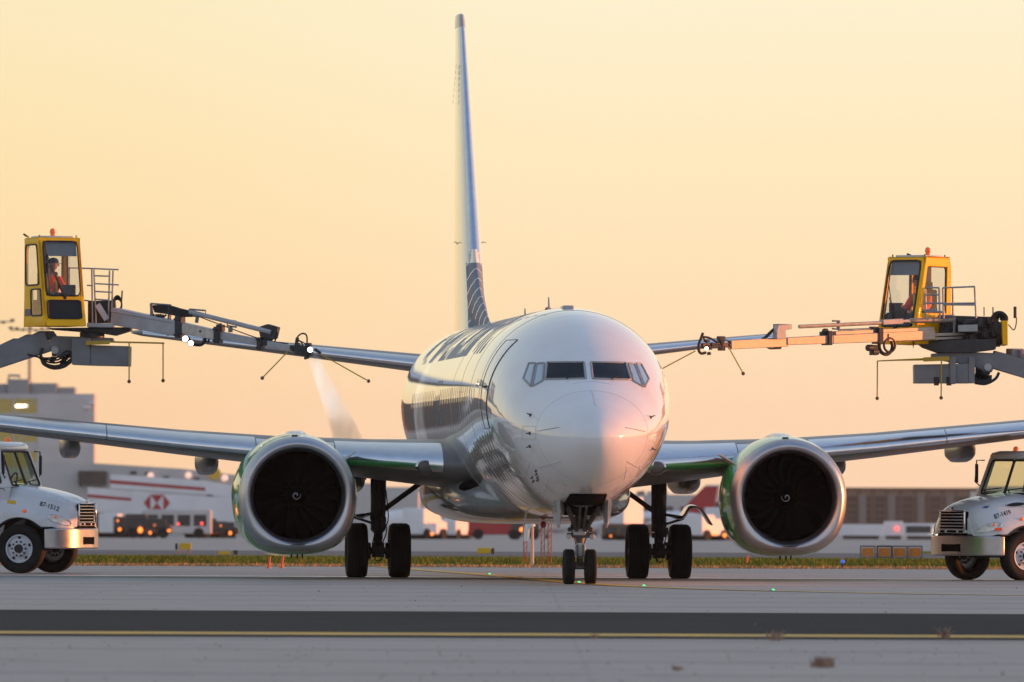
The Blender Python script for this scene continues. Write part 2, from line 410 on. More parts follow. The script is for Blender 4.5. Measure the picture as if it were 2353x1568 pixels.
# green inset lights along it
for i, (x, y, lb) in enumerate([(1123, 1322, 'small green taxiway light beside the yellow line, behind the nose wheels'), (1329, 1341, 'small green taxiway light between the two nose wheels'),
                  (1478, 1349, 'small green taxiway light just ahead of the nose wheels, before the main wheels'), (1775, 1359, 'small green taxiway light below the engine at the right')]):
    dy = -(x-1176.5)*math.sin(ROLL)+(y-784)-HZ
    Y = HC*F/dy; p = W(x, y, Y); p.z = 0
    t = thing('taxiway_light', lb, 'taxiway light', p, group='green lights along the taxi line')
    g = G(); g.cyl((0, 0, 0), (0, 0, .02), .10, .08, 16); g.build('housing', M['steel'], t)
    g = G(); g.sphere((0, 0, .024), (.028, .028, .02), 8); g.build('lens', M['green_lamp'], t)
# dry grass along the verge: nobody could count it
def blades(name, n, x0, x1, y0, y1, h0, h1, mat, w=.012):
    g = G()
    for i in range(n):
        x, y = random.uniform(x0, x1), random.uniform(y0, y1); a = random.uniform(0, 6.28); h = random.uniform(h0, h1)
        dx, dy = math.cos(a)*w, math.sin(a)*w; lx, ly = random.gauss(0, .25)*h, random.gauss(0, .25)*h
        g.add([(x-dx, y-dy, 0), (x+dx, y+dy, 0), (x+lx, y+ly, h)], [(0, 1, 2)])
    return struct(g.build(name, mat, smooth=0), 'stuff')
blades('grass_blades', 22000, -16, 16, 248, 275, .05, .14, pm('grass_green', (.15, .17, .03), .9, var=.5, scale=.4, spec=.1), .03)
blades('dry_grass', 9000, -16, 16, 243.5, 248.5, .02, .08, pm('grass_dry', (.42, .27, .13), .9, var=.4, scale=.5, spec=.1), .03)
# weeds in the near joints
WM = pm('weed_brown', (.30, .20, .14), .9, var=.4, scale=6)
def weed(x, y, wd, h, n, label):
    dy = -(x-1176.5)*math.sin(ROLL)+(y-784)-HZ; Y = HC*F/dy; p = W(x, y, Y); p.z = 0
    g = G()
    for i in range(n):
        b = Vector((random.gauss(0, wd*.35), random.gauss(0, .12), 0)); hh = h*random.uniform(.3, 1); a = random.gauss(0, .5)
        tip = b+Vector((hh*a*1.3, random.gauss(0, .06), hh)); mid = b+Vector((hh*a*.4, 0, hh*.55)); r = .006
        g.add([b+Vector((-r, 0, 0)), b+Vector((r, 0, 0)), mid+Vector((r*1.5, 0, 0)), mid-Vector((r*1.5, 0, 0)), tip], [(0, 1, 2, 3), (3, 2, 4)])
    o = g.build('weed', WM, smooth=0); o.location = p
    tag(o, label, 'weed', 'weeds in the concrete joints')
weed(1890, 1534, .13, .12, 80, 'large dry brown weed with curled stems in the near concrete joint')
weed(1365, 1468, .08, .06, 40, 'dry weed at the edge of the dark taxiway, below the nose wheels')
weed(1553, 1540, .06, .04, 40, 'brown weed in the near joint, below and left of the largest weed')
weed(1780, 1472, .10, .14, 24, 'thin pale stalk growing at the dark taxiway edge, under the far engine')
weed(2170, 1470, .09, .16, 24, 'thin dry stalk at the dark taxiway edge, below the truck at the right')

# grit and pebbles strewn over the concrete: nobody could count them
g = G()
for i in range(520):
    Y = random.uniform(84, 190) if i % 3 else random.uniform(84, 112); x = random.uniform(-.056, .056)*Y; r = random.uniform(.005, .013)*(1.6 if random.random() < .06 else 1)
    if 117 < Y < 146 and random.random() < .8: continue
    a = random.uniform(0, 6); pts_ = [Vector((x+r*random.uniform(.7, 1.3)*math.cos(a+k*math.pi/2), Y+r*math.sin(a+k*math.pi/2), 0)) for k in range(4)]; tp = Vector((x, Y, r*random.uniform(.6, 1.3)))
    g.add(pts_+[p_*.45+tp*.55+Vector((0, 0, r*.3)) for p_ in pts_]+[tp+Vector((0, 0, r*.35))], [(k, (k+1) % 4, 4+(k+1) % 4, 4+k) for k in range(4)]+[(4+k, 4+(k+1) % 4, 8) for k in range(4)])
struct(g.build('pebbles', pm('pebble_dark', (.10, .09, .08), .8, var=.5, scale=1.5), smooth=60), 'stuff')
# ------------------------------------------------------------------ the airliner
PSI = R(4.2)
NOSE = (1.57, 191.0, 0)
jet = thing('jet_airliner', 'white twin-engine jet airliner with green engine cowlings facing the viewer on the apron', 'airliner', NOSE, PSI)
f_w = pchip([(0, 0), (.015, .085), (.05, .17), (.12, .275), (.25, .42), (.5, .635), (.8, .83), (1.2, 1.03), (1.7, 1.23), (2.3, 1.415), (3, 1.565), (4, 1.70), (5, 1.775), (6, 1.82), (7.5, 1.86), (9.5, 1.88), (27.5, 1.88), (29.5, 1.78), (31.5, 1.52), (34, 1.13), (36.5, .70), (38.5, .28), (39.2, .1)])
f_t = pchip([(0, 2.74), (.015, 2.82), (.05, 2.885), (.12, 2.965), (.25, 3.075), (.5, 3.235), (.8, 3.39), (1.2, 3.565), (1.7, 3.765), (1.9, 3.845), (2.35, 4.15), (2.8, 4.43), (3.4, 4.71), (4.2, 4.965), (5.2, 5.145), (6.5, 5.245), (8, 5.27), (30, 5.27), (34, 5.2), (37, 4.95), (39.2, 4.6)])
f_b = pchip([(0, 2.74), (.015, 2.655), (.05, 2.57), (.12, 2.47), (.25, 2.335), (.5, 2.15), (.8, 1.995), (1.2, 1.845), (1.7, 1.705), (2.3, 1.58), (3, 1.475), (4, 1.375), (5, 1.315), (6.5, 1.27), (8, 1.26), (24, 1.26), (27, 1.45), (30, 2.0), (33, 2.7), (36, 3.45), (38.5, 4.15), (39.2, 4.4)])
f_c = pchip([(0, 2.74), (.5, 2.76), (1.2, 2.82), (2, 2.94), (3, 3.13), (4, 3.27), (5, 3.42), (6.5, 3.47), (25, 3.47), (31, 3.7), (36, 4.2), (39.2, 4.5)])
f_e = pchip([(0, 2), (.3, 1.95), (1.2, 1.86), (3, 1.76), (6, 1.74), (8, 1.85), (11, 2), (40, 2)])
def fus_pt(u, a, off=0.):
    """a: angle from +x (picture right) towards up"""
    w, c = f_w(u)+off, f_c(u); ca, sa = math.cos(a), math.sin(a); h = (f_t(u)-c if sa >= 0 else c-f_b(u))+off
    if sa < 0: k = 2/f_e(u); ca = math.copysign(abs(ca)**k, ca); sa = -abs(sa)**k
    return Vector((w*ca, u, c+h*sa))
def fus_side(u, z, sgn, off=0.):
    c = f_c(u); h = (f_t(u)-c if z >= c else c-f_b(u))
    e = 2 if z >= c else f_e(u); k = max(0., 1-abs((z-c)/h)**e)**(1/e)
    n = Vector((sgn*k/f_w(u), 0, (z-c)/h/h)).normalized()
    return Vector((sgn*f_w(u)*k, u, z))+n*off
def fus_front(x, z, off=0.):
    def ins(u):
        w, c = max(f_w(u), 1e-5), f_c(u); h = max(f_t(u)-c if z >= c else c-f_b(u), 1e-5)
        e = 2 if z >= c else f_e(u); return abs(x/w)**e+abs((z-c)/h)**e < 1
    lo, hi = 0., 9.
    for _ in range(34):
        m = (lo+hi)/2
        if ins(m): hi = m
        else: lo = m
    return hi
def fus_front_pt(x, z, off=0.):
    u = fus_front(x, z); e = .01
    du = (fus_front(x+e, z)-fus_front(x-e, z))/(2*e); dz = (fus_front(x, z+e)-fus_front(x, z-e))/(2*e)
    n = Vector((du, -1, dz)).normalized()
    return Vector((x, u, z))+n*off
# paint: white, with dark matt bars high on the starboard side
def fus_mat():
    m = pm('fuselage_white_paint', (.80, .795, .79), .06, coat=.7, spec=.5); t = m.node_tree; b = t.nodes['Principled BSDF']
    co = N(t, 'ShaderNodeTexCoord'); sp = N(t, 'ShaderNodeSeparateXYZ'); t.links.new(co.outputs['Object'], sp.inputs[0])
    nz = N(t, 'ShaderNodeTexNoise'); nz.inputs['Scale'].default_value = 1.6; nz.inputs['Detail'].default_value = 7
    t.links.new(co.outputs['Object'], nz.inputs['Vector'])
    base = ramp(t, [(.3, (.76, .75, .74)), (.65, (.82, .815, .81))]); t.links.new(nz.outputs[0], base.inputs[0])
    # dark bars: stretched noise bands
    mp = N(t, 'ShaderNodeMapping'); mp.inputs['Scale'].default_value = (.9, .62, 1.2); t.links.new(co.outputs['Object'], mp.inputs[0])
    n2 = N(t, 'ShaderNodeTexNoise'); n2.inputs['Scale'].default_value = 1.0; n2.inputs['Detail'].default_value = 1; t.links.new(mp.outputs[0], n2.inputs['Vector'])
    bars = math_(t, 'FRACT', math_(t, 'DIVIDE', sp.outputs[1], .74)); bars = math_(t, 'LESS_THAN', bars, .62)
    msk = math_(t, 'GREATER_THAN', n2.outputs[0], .43)
    zr = math_(t, 'MULTIPLY', math_(t, 'GREATER_THAN', sp.outputs[2], 4.40), math_(t, 'LESS_THAN', sp.outputs[2], 5.21))
    ur = math_(t, 'MULTIPLY', math_(t, 'GREATER_THAN', sp.outputs[1], 8.0), math_(t, 'LESS_THAN', sp.outputs[1], 26.5))
    k = math_(t, 'MULTIPLY', math_(t, 'MULTIPLY', zr, ur), math_(t, 'MAXIMUM', math_(t, 'MULTIPLY', bars, msk), math_(t, 'GREATER_THAN', n2.outputs[0], .54)))
    col = mixc(t, math_(t, 'MULTIPLY', k, .9), base.outputs[0], (.19, .22, .26))
    t.links.new(math_(t, 'ADD', math_(t, 'MULTIPLY', k, .45), .06), b.inputs['Roughness']); t.links.new(math_(t, 'MULTIPLY', math_(t, 'SUBTRACT', 1.0, k), .8), b.inputs['Coat Weight'])
    # grey belly paint line and faint streaks under the nose
    sn = N(t, 'ShaderNodeTexNoise'); sn.inputs['Scale'].default_value = 3; mp3 = N(t, 'ShaderNodeMapping'); mp3.inputs['Scale'].default_value = (3, .15, .3)
    t.links.new(co.outputs['Object'], mp3.inputs[0]); t.links.new(mp3.outputs[0], sn.inputs['Vector'])
    st = ramp(t, [(.52, (0, 0, 0)), (.7, (1, 1, 1))]); t.links.new(sn.outputs[0], st.inputs[0])
    low = N(t, 'ShaderNodeMapRange'); low.inputs[1].default_value, low.inputs[2].default_value = 2.2, 1.3; t.links.new(sp.outputs[2], low.inputs[0])
    col = mixc(t, math_(t, 'MULTIPLY', math_(t, 'MULTIPLY', st.outputs[0], low.outputs[0]), .35), col, (.22, .19, .13))
    t.links.new(col, b.inputs['Base Color'])
    # skin is slightly wavy between the frames
    wv = N(t, 'ShaderNodeTexWave'); wv.bands_direction = 'Y'; wv.inputs['Scale'].default_value = .62; wv.inputs['Distortion'].default_value = 1.2; wv.inputs['Detail'].default_value = 2
    t.links.new(co.outputs['Object'], wv.inputs['Vector'])
    bp = N(t, 'ShaderNodeBump'); bp.inputs['Strength'].default_value = .05; bp.inputs['Distance'].default_value = .02
    t.links.new(wv.outputs[0], bp.inputs['Height']); t.links.new(bp.outputs[0], b.inputs['Normal']); t.links.new(bp.outputs[0], b.inputs['Coat Normal'])
    return m
M['fus'] = fus_mat(); M['winframe'] = pm('window_frame_grey', (.33, .34, .35), .45); M['lightmesh'] = pm('light_cover', (.10, .10, .095), .35)
us = [0.0004, .004, .015, .03, .05, .08, .12, .18, .25, .35, .5, .65, .8, 1., 1.2, 1.45, 1.7, 1.85, 2., 2.2, 2.4, 2.6, 2.8, 3.1, 3.4, 3.8, 4.2, 4.7, 5.2, 5.8, 6.5, 7.2, 8, 9]+[10+i for i in range(17)]+[27, 28, 29, 30, 31, 32, 33, 34, 35, 36, 37, 37.8, 38.5, 39.2]
NR = 96
g = G(); g.loft([[fus_pt(u, 2*math.pi*k/NR) for k in range(NR)] for u in us])
fus = g.build('fuselage', M['fus'], jet, smooth=60)
def pane(corners, name, mat, n=10, off=.006, frame=.022, fm=None):
    gg = G(); grid = [[fus_front_pt(*(lambda p: (p.x, p.z))(bil([Vector((c[0], 0, c[1])) for c in corners], i/n, j/n)), off) for i in range(n+1)] for j in range(n+1)]
    for j in range(n):
        for i in range(n): gg.add([grid[j][i], grid[j][i+1], grid[j+1][i+1], grid[j+1][i]], [(0, 1, 2, 3)], 0)
    lp = grid[0]+[r[-1] for r in grid[1:]]+grid[-1][-2::-1]+[r[0] for r in grid[-2:0:-1]]
    gg.tube(lp+[lp[0], lp[1]], frame, 6, 1)
    return gg.build(name, [mat, fm or M['winframe']], fus, smooth=60, weld=True)
for s in (-1, 1):
    pane([(s*.065, 3.84), (s*.80, 3.83), (s*.735, 4.15), (s*.065, 4.155)], 'cockpit_window', M['cglass'])
    pane([(s*.85, 3.80), (s*1.035, 3.70), (s*.915, 4.13), (s*.79, 4.14)], 'cockpit_window', M['sglass'])
    pane([(s*1.065, 3.705), (s*1.175, 3.85), (s*1.05, 4.14), (s*.945, 4.14)], 'cockpit_window', M['sglass'])
    gg = G(); gg.tube([fus_front_pt(s*.42+x, 3.815+z, .03) for x, z in ((0, 0), (.04, .03), (.09, .045), (.16, .05), (-.1, .0))][:4], .012, 6)
    gg.build('wiper', M['black'], fus)
def front_line(pts, r, name, mat, off=.004, k=10):
    gg = G(); P = [fus_front_pt(p[0], p[1], off) for p in smooth_path([(a, b, 0) for a, b in pts], k)]; gg.tube(P, r, 5); return gg.build(name, mat, fus)
# radome joint ring and lightning strips
gg = G(); P = [fus_pt(1.22+.10*math.sin(2*math.pi*k/80), 2*math.pi*k/80, .001) for k in range(81)]; gg.tube(P, .002, 5); gg.build('radome_joint', M['pale'], fus)
gg = G()
for a0, a1 in (((-.62, 2.30), (-.98, 2.18)), ((.62, 2.30), (.98, 2.16)), ((-.66, 2.93), (-1.02, 2.86)), ((.56, 2.93), (.98, 2.86)), ((0.02, 3.33), (.0, 3.62))):
    gg.tube([fus_front_pt(a0[0]+(a1[0]-a0[0])*i/6, a0[1]+(a1[1]-a0[1])*i/6, .004) for i in range(7)], .008, 5)
gg.build('lightning_strip', M['pale'], fus)
for x, z in ((-1.12, 3.16), (-1.14, 2.82), (-1.13, 2.58), (1.12, 3.13), (1.16, 2.55), (1.5, 2.2)):
    gg = G(); p = fus_front_pt(x, z, 0); n = (fus_front_pt(x, z, 1)-p)
    gg.cyl(p, p+n*.08, .015, .010, 8); gg.cyl(p+n*.08, p+n*.08+Vector((0, -.18, 0)), .010, .006, 8); gg.cyl(p, p+n*.010, .036, .032, 12)
    gg.build('pitot_probe', M['gear'], fus)
# skin joints, hatches and small stencilled marks on the nose
PL = pm('panel_line_grey', (.42, .42, .42), .5)
for u in (5.6, 7.4, 9.9, 12.4):
    gg = G(); gg.tube([fus_pt(u, 2*math.pi*k/96, .0005) for k in range(97)], .0025, 4); gg.build('panel_line', PL, fus)
for pts_ in ([(-1.25, 2.95), (-1.05, 2.95), (-1.05, 2.70), (-1.25, 2.70), (-1.25, 2.95)], [(.62, 1.95), (.92, 2.0), (.92, 2.24), (.62, 2.2), (.62, 1.95)], [(-.75, 1.75), (-.45, 1.68), (-.45, 1.86), (-.75, 1.95), (-.75, 1.75)], [(-1.3, 2.1), (-1.1, 2.02), (-1.1, 2.3), (-1.3, 2.36), (-1.3, 2.1)]):
    gg = G(); gg.tube([fus_front_pt(a_[0]+(b_[0]-a_[0])*i/6, a_[1]+(b_[1]-a_[1])*i/6, .001) for a_, b_ in zip(pts_, pts_[1:]) for i in range(6)]+[fus_front_pt(pts_[0][0], pts_[0][1], .001)], .003, 4); gg.build('hatch_outline', PL, fus)
gg = G()
for x, z in ((-.98, 2.12), (-.96, 2.06), (-.93, 2.0), (-.91, 1.95), (-1.0, 2.0), (-.96, 1.93)):
    gg.add([fus_front_pt(x+a_, z+b_, .003) for a_, b_ in ((-.015, -.02), (.012, -.025), (.015, .02), (-.012, .025))], [(0, 1, 2, 3)])
gg.build('stencil_mark', M['geardark'], fus, smooth=0)
gg = G()
for k in range(26):
    t_ = k/25; x = -.34+.72*t_; gg.sphere(fus_front_pt(x, 3.74+.05*math.sin(math.pi*t_), .002), .008, 4)
gg.build('rivet_row', M['pale'], fus)
# forward service door on the starboard side and the row of cabin windows
gg = G(); nz_, nu_ = 16, 4; u0, u1, z0, z1 = 4.45, 5.2, 2.93, 4.60
grid = [[fus_side(u0+(u1-u0)*i/nu_, z0+(z1-z0)*j/nz_, -1, .006) for i in range(nu_+1)] for j in range(nz_+1)]
for j in range(nz_):
    for i in range(nu_): gg.add([grid[j][i], grid[j][i+1], grid[j+1][i+1], grid[j+1][i]], [(0, 1, 2, 3)], 0)
lp = grid[0]+[r[-1] for r in grid[1:]]+grid[-1][-2::-1]+[r[0] for r in grid[-2:0:-1]]
gg.tube(lp+[lp[0], lp[1]], .008, 5, 1); gg.tube([fus_side(4.62+.4*i/6, 3.72, -1, .015) for i in range(7)], .02, 6, 1)
door = gg.build('cabin_door', [M['fus'], M['black']], fus, smooth=60, weld=True)
for i in range(36):
    u = 6.6+i*.508
    if 15.9 < u < 17.3: continue
    gg = G(); P = []
    for k in range(14):
        a = 2*math.pi*k/14; P.append(fus_side(u+.085*math.cos(a), 3.62+.15*math.sin(a), -1, .003))
    Q = [fus_side(u+.098*math.cos(2*math.pi*k/14), 3.62+.163*math.sin(2*math.pi*k/14), -1, .002) for k in range(14)]
    gg.add(P, [tuple(range(14))], 0); gg.loft([P, Q], False, False, 1)
    gg.build('cabin_window', [M['cwin'], M['seal']], fus)
for u in (16.0, 16.9):   # over-wing exits
    gg = G(); lp = [fus_side(u+x, z, -1, .004) for x, z in ((-.25, 3.05), (-.25, 3.3), (-.25, 3.6), (-.25, 3.95), (.25, 3.95), (.25, 3.6), (.25, 3.3), (.25, 3.05), (-.25, 3.05))]
    gg.tube(lp, .005, 5); gg.build('exit_outline', M['seal'], fus)
# aerials and beacon on the crown
for u, h, w_, x in ((7.6, .05, .35, 0), (11.5, .28, .02, -.02), (18, .18, .02, 0)):
    gg = G(); z = f_t(u); gg.loft([[(x-.02, u, z-.02), (x+.02, u, z-.02), (x+.02, u+w_+.1, z-.02), (x-.02, u+w_+.1, z-.02)], [(x-.012, u+.12, z+h), (x+.012, u+.12, z+h), (x+.012, u+w_+.1, z+h), (x-.012, u+w_+.1, z+h)]])
    gg.build('antenna', M['fair'], fus)
gg = G(); gg.box2((-.16, 6.3, f_t(6.3)-.03), (.06, 6.9, f_t(6.3)+.055)); gg.build('antenna', M['fair'], fus, bevel=.03)
gg = G(); gg.sphere((0, 12, f_t(12)+.03), (.07, .1, .07), 8); gg.build('beacon', M['red'], fus)
gg = G(); gg.sphere((0, 13, 1.10), (.06, .09, .07), 8); gg.build('beacon', M['red'], fus)
gg = G(); gg.loft([[(-.55-.015, 10.0, 1.36), (-.55+.015, 10.0, 1.36), (-.55+.015, 10.16, 1.36), (-.55-.015, 10.16, 1.36)], [(-.62, 10.4, .86), (-.61, 10.4, .86), (-.61, 10.46, .86), (-.62, 10.46, .86)]]); gg.build('antenna', M['pale'], fus)
# belly fairing
g = G(); rings = []
for u, w, zb, zt in ((11.4, .9, 1.35, 1.7), (12.2, 1.35, 1.24, 1.85), (13.2, 1.66, 1.17, 2.05), (14.5, 1.84, 1.12, 2.3), (16, 1.93, 1.10, 2.4), (19, 1.95, 1.10, 2.4), (21.5, 1.9, 1.15, 2.4), (23.5, 1.6, 1.3, 2.1), (25, 1.0, 1.5, 1.9)):
    c, h = (zb+zt)/2, (zt-zb)/2; rr = []
    for k in range(48):
        a = 2*math.pi*k/48; ca, sa = math.cos(a), math.sin(a)
        rr.append((w*math.copysign(abs(ca)**.55, ca), u, c+h*math.copysign(abs(sa)**.75, sa)))
    rings.append(rr)
g.loft(rings); bf = g.build('belly_fairing', pm('belly_shaded_grey', (.23, .235, .24), .2, coat=.6, var=.12), jet, smooth=60)  # base grey darkened for the shade under the belly
gg = G(); gg.sphere((-1.25, 13.4, 1.80), (.40, .7, .20), 10); gg.build('air_intake', M['void'], bf)

def airfoil(n=22, tc=.12, camber=.015):
    up, lo = [], []
    for i in range(n+1):
        x = (1-math.cos(math.pi*i/n))/2
        yt = 5*tc*(.2969*math.sqrt(x)-.126*x-.3516*x*x+.2843*x**3-.1036*x**4); yc = 4*camber*x*(1-x)
        up.append((x, yc+yt)); lo.append((x, yc-yt))
    return up[::-1]+lo[1:-1]        # TE -> LE over the top, back below
def wing_rings(st, s, tc_f=None, x_max=1., grow=0.):
    rings = []
    for v, le, ch, z, tc, inc in st:
        rr = []
        for x, y in airfoil(tc=tc):
            if x > x_max: x = x_max; 
            a = R(inc); X = x*ch; Yz = y*ch
            if grow:
                X -= grow*(1 if x < .02 else .3); Yz += grow*(1 if y > 0 else -1)*(1 if x < x_max-.001 else 0)
            rr.append((s*v, le+X*math.cos(a)+Yz*math.sin(a), z+Yz*math.cos(a)-X*math.sin(a)))
        rings.append(rr)
    return rings
WST = [(1.0, 12.75, 8.1, 2.21, .128, 1.2), (1.9, 13.35, 7.45, 2.26, .128, 1.2), (3.2, 14.15, 6.45, 2.34, .123, 1.0), (5.0, 15.2, 5.15, 2.49, .118, .7), (7.0, 16.28, 4.5, 2.67, .112, .4), (10.5, 18.2, 3.45, 3.05, .108, 0), (14, 20.1, 2.5, 3.45, .105, -.5), (17.2, 21.9, 1.6, 3.8, .10, -1)]
def slat_rings(st, s, frac=.13):
    rings = []
    for v, le, ch, z, tc, inc in st:
        rr = []; af = airfoil(30, tc); pts = [p for p in af if p[0] <= (frac if p[1] >= 0 else .012)]
        for x, y in pts:
            sc = 1.0; a = R(inc); X = x*ch-.004; Yz = y*ch*1.012+(.004 if y > 0 else -.004)
            rr.append((s*v, le+X*math.cos(a)+Yz*math.sin(a), z+Yz*math.cos(a)-X*math.sin(a)))
        rings.append(rr)
    return rings
def lerp_st(st, v):
    for a, b in zip(st, st[1:]):
        if a[0] <= v <= b[0]:
            t = (v-a[0])/(b[0]-a[0]); return tuple(p+(q_-p)*t for p, q_ in zip(a, b))
for s in (-1, 1):
    g = G(); g.loft(wing_rings(WST, s)); wing = g.build('wing', M['wing'], jet, smooth=50)
    for v0, v1 in ((1.95, 4.0), (5.55, 8.45), (8.47, 11.4), (11.42, 14.3), (14.32, 17.0)):
        stn = [lerp_st(WST, v0+(v1-v0)*i/4) for i in range(5)]
        g = G(); g.loft(slat_rings(stn, s), True, True); g.build('leading_edge_slat', M['metal'], wing, smooth=50)
    stn = [lerp_st(WST, 4.02+(5.53-4.02)*i/4) for i in range(5)]; g = G(); g.loft(slat_rings(stn, s, .10)); g.build('leading_edge_slat', M['metal'], wing, smooth=50)
    for v, u0, ln, w, h in ((6.35, 17.6, 4.2, .185, .46), (9.1, 18.6, 3.6, .185, .44), (3.4, 17.8, 4.6, .21, .5)):
        st = lerp_st(WST, v); zt = st[3]-.03*st[2]+.10; rr = []
        for u, k in ((0, .05), (.015, .3), (.04, .5), (.08, .68), (.14, .82), (.22, .93), (.35, 1), (.65, 1), (.8, .85), (.92, .5), (1, .08)):
            rr.append([(s*v+w*min(1, k*1.2)*math.copysign(abs(math.cos(a))**.6, math.cos(a)), u0+u*ln, zt-.10-h*.5*k+h*.5*k*math.copysign(abs(math.sin(a))**.6, math.sin(a))+.05) for a in [2*math.pi*i/20 for i in range(20)]])
        g = G(); g.loft(rr); g.build('flap_fairing', M['pod'], wing, smooth=60)
    # landing light in the wing root
    st = lerp_st(WST, 2.28); gg = G(); c = Vector((s*2.28, st[1]-.015, st[3]-.05))
    c = c+Vector((0, .02, 0)); gg.sphere(c, (.17, .05, .125), 12, 0); gg.loft([[c+Vector((.205*math.cos(a), .05+.08*abs(math.sin(a)), .155*math.sin(a))) for a in [2*math.pi*i/24 for i in range(24)]], [c+Vector((.165*math.cos(a), -.035+.05*abs(math.sin(a)), .12*math.sin(a))) for a in [2*math.pi*i/24 for i in range(24)]]], False, False, 1)
    gg.build('landing_light', [M['lightmesh'], M['metal']], wing)
# engines
def nac_ring(o, y, r, n=72, inner=False, drop=0.):
    out = []
    for k in range(n):
        a = 2*math.pi*k/n; ca, sa = math.cos(a), math.sin(a); e = 2.0 if (sa >= 0 or inner) else 2.0+.55*min(1, -sa*1.6)
        rr = r/(abs(ca)**e+abs(sa)**e)**(1/e)
        if sa < 0 and not inner: rr *= 1-.035*(-sa)**3
        out.append(Vector((o[0]+rr*ca, o[1]+y, o[2]+rr*sa-drop)))
    return out
for s in (-1, 1):
    o = (4.81 if s > 0 else -4.87, 12.35, 1.655)
    g = G(); g.loft([nac_ring(o, y, r) for y, r in ((.30, 1.148), (.45, 1.168), (.8, 1.20), (1.3, 1.222), (1.9, 1.222), (2.6, 1.17), (3.3, 1.06), (3.7, .98), (3.7, .92), (2.4, .9))], False, False)
    eng = g.build('engine', M['green'], jet, smooth=60)
    g = G(); g.loft([nac_ring(o, y, r, inner=(r < 1.0)) for y, r in ((.302, 1.152), (.2, 1.130), (.12, 1.105), (.06, 1.075), (.02, 1.045), (0, 1.01), (.012, .975), (.04, .945), (.09, .915), (.17, .887), (.28, .868))], False, False)
    g.build('inlet_lip', M['lip'], eng, smooth=80)
    g = G(); g.loft([nac_ring(o, y, r, inner=True) for y, r in ((.28, .868), (.5, .858), (.8, .866), (1.0, .875), (1.7, .88))], False, False); g.build('inlet_duct', M['fan'], eng, smooth=60)
    fy = 1.02; g = G()
    for b in range(18):
        rows = []
        for i in range(9):
            r = .22+(.865-.22)*i/8; tw = R(28+38*i/8); ch = .30+.16*math.sin(math.pi*min(1, i/7))
            a0 = 2*math.pi*b/18+.14*math.sin(i/8*3.)
            row = []
            for q_ in (-.5, -.17, .17, .5):
                da = ch*q_*math.sin(tw)/r; dy = ch*q_*math.cos(tw)
                row.append(Vector((o[0]+r*math.cos(a0+da*-s), o[1]+fy+dy, o[2]+r*math.sin(a0+da*-s))))
            rows.append(row)
        g.loft(rows, False, False, closed=False)
    g.build('fan', M['fan'], eng, smooth=60, solid=.012)
    g = G(); g.cyl((o[0], o[1]+1.5, o[2]), (o[0], o[1]+1.54, o[2]), .88, .88, 48); g.build('fan_back', M['void'], eng)
    g = G(); g.lathe([(-.36, .003), (-.33, .045), (-.27, .085), (-.18, .135), (-.05, .19), (.1, .23), (.3, .24)], (o[0], o[1]+fy, o[2]), (0, 1, 0), 32); spn = g.build('spinner', M['fan'], eng, smooth=60)
    P = []
    for i in range(40):
        t = i/39; r = .018+.072*t; a = R(200)-s*t*R(400) if s > 0 else R(-20)+t*R(400); a = a+math.pi*0
        prof = -.35+.17*((r-.02)/.115)
        P.append(Vector((o[0]+r*math.cos(a), o[1]+fy+prof-.012, o[2]+r*math.sin(a))))
    g = G(); g.tube(P, [.006+.010*math.sin(math.pi*min(1, .15+i/39*.85)) for i in range(40)], 6); g.build('spinner_spiral', M['greyl'], eng)
    g = G(); rr = []
    for u, w, z0, z1 in ((13.0, .06, 2.72, 2.80), (13.6, .17, 2.70, 2.90), (14.6, .22, 2.62, 2.94), (16, .22, 2.3, 2.9), (18, .16, 2.2, 2.7)):
        rr.append([(s*4.81+w*math.copysign(abs(math.cos(a))**.6, math.cos(a)), u, (z0+z1)/2+(z1-z0)/2*math.copysign(abs(math.sin(a))**.6, math.sin(a))) for a in [2*math.pi*i/20 for i in range(20)]])
    g.loft(rr); g.build('pylon', M['white'], eng, smooth=60)
    # strake on the inboard shoulder
    a = R(35 if s < 0 else 145); p0 = Vector((o[0]+1.19*math.cos(a), o[1]+1.0, o[2]+1.19*math.sin(a))); n = Vector((math.cos(a), 0, math.sin(a)))
    g = G(); g.prism([p0-n*.05, p0+Vector((0, .55, 0))+n*.30, p0+Vector((0, 1.0, 0))+n*.30, p0+Vector((0, 1.2, 0))-n*.05], Vector((-n.z, 0, n.x))*.03); g.build('strake', M['pale'], eng, bevel=.008)
    g = G()
    for dx in (-.06, .06, .16): g.cyl((o[0]+dx, o[1]+1.3, .48), (o[0]+dx, o[1]+1.34, .42), .018, .014, 8)
    g.build('drain_mast', M['black'], eng)
    g = G(); g.box((o[0]-.05, o[1]+.42, o[2]+1.165), (.12, .10, .05)); g.build('latch', M['gear'], eng, bevel=.01)
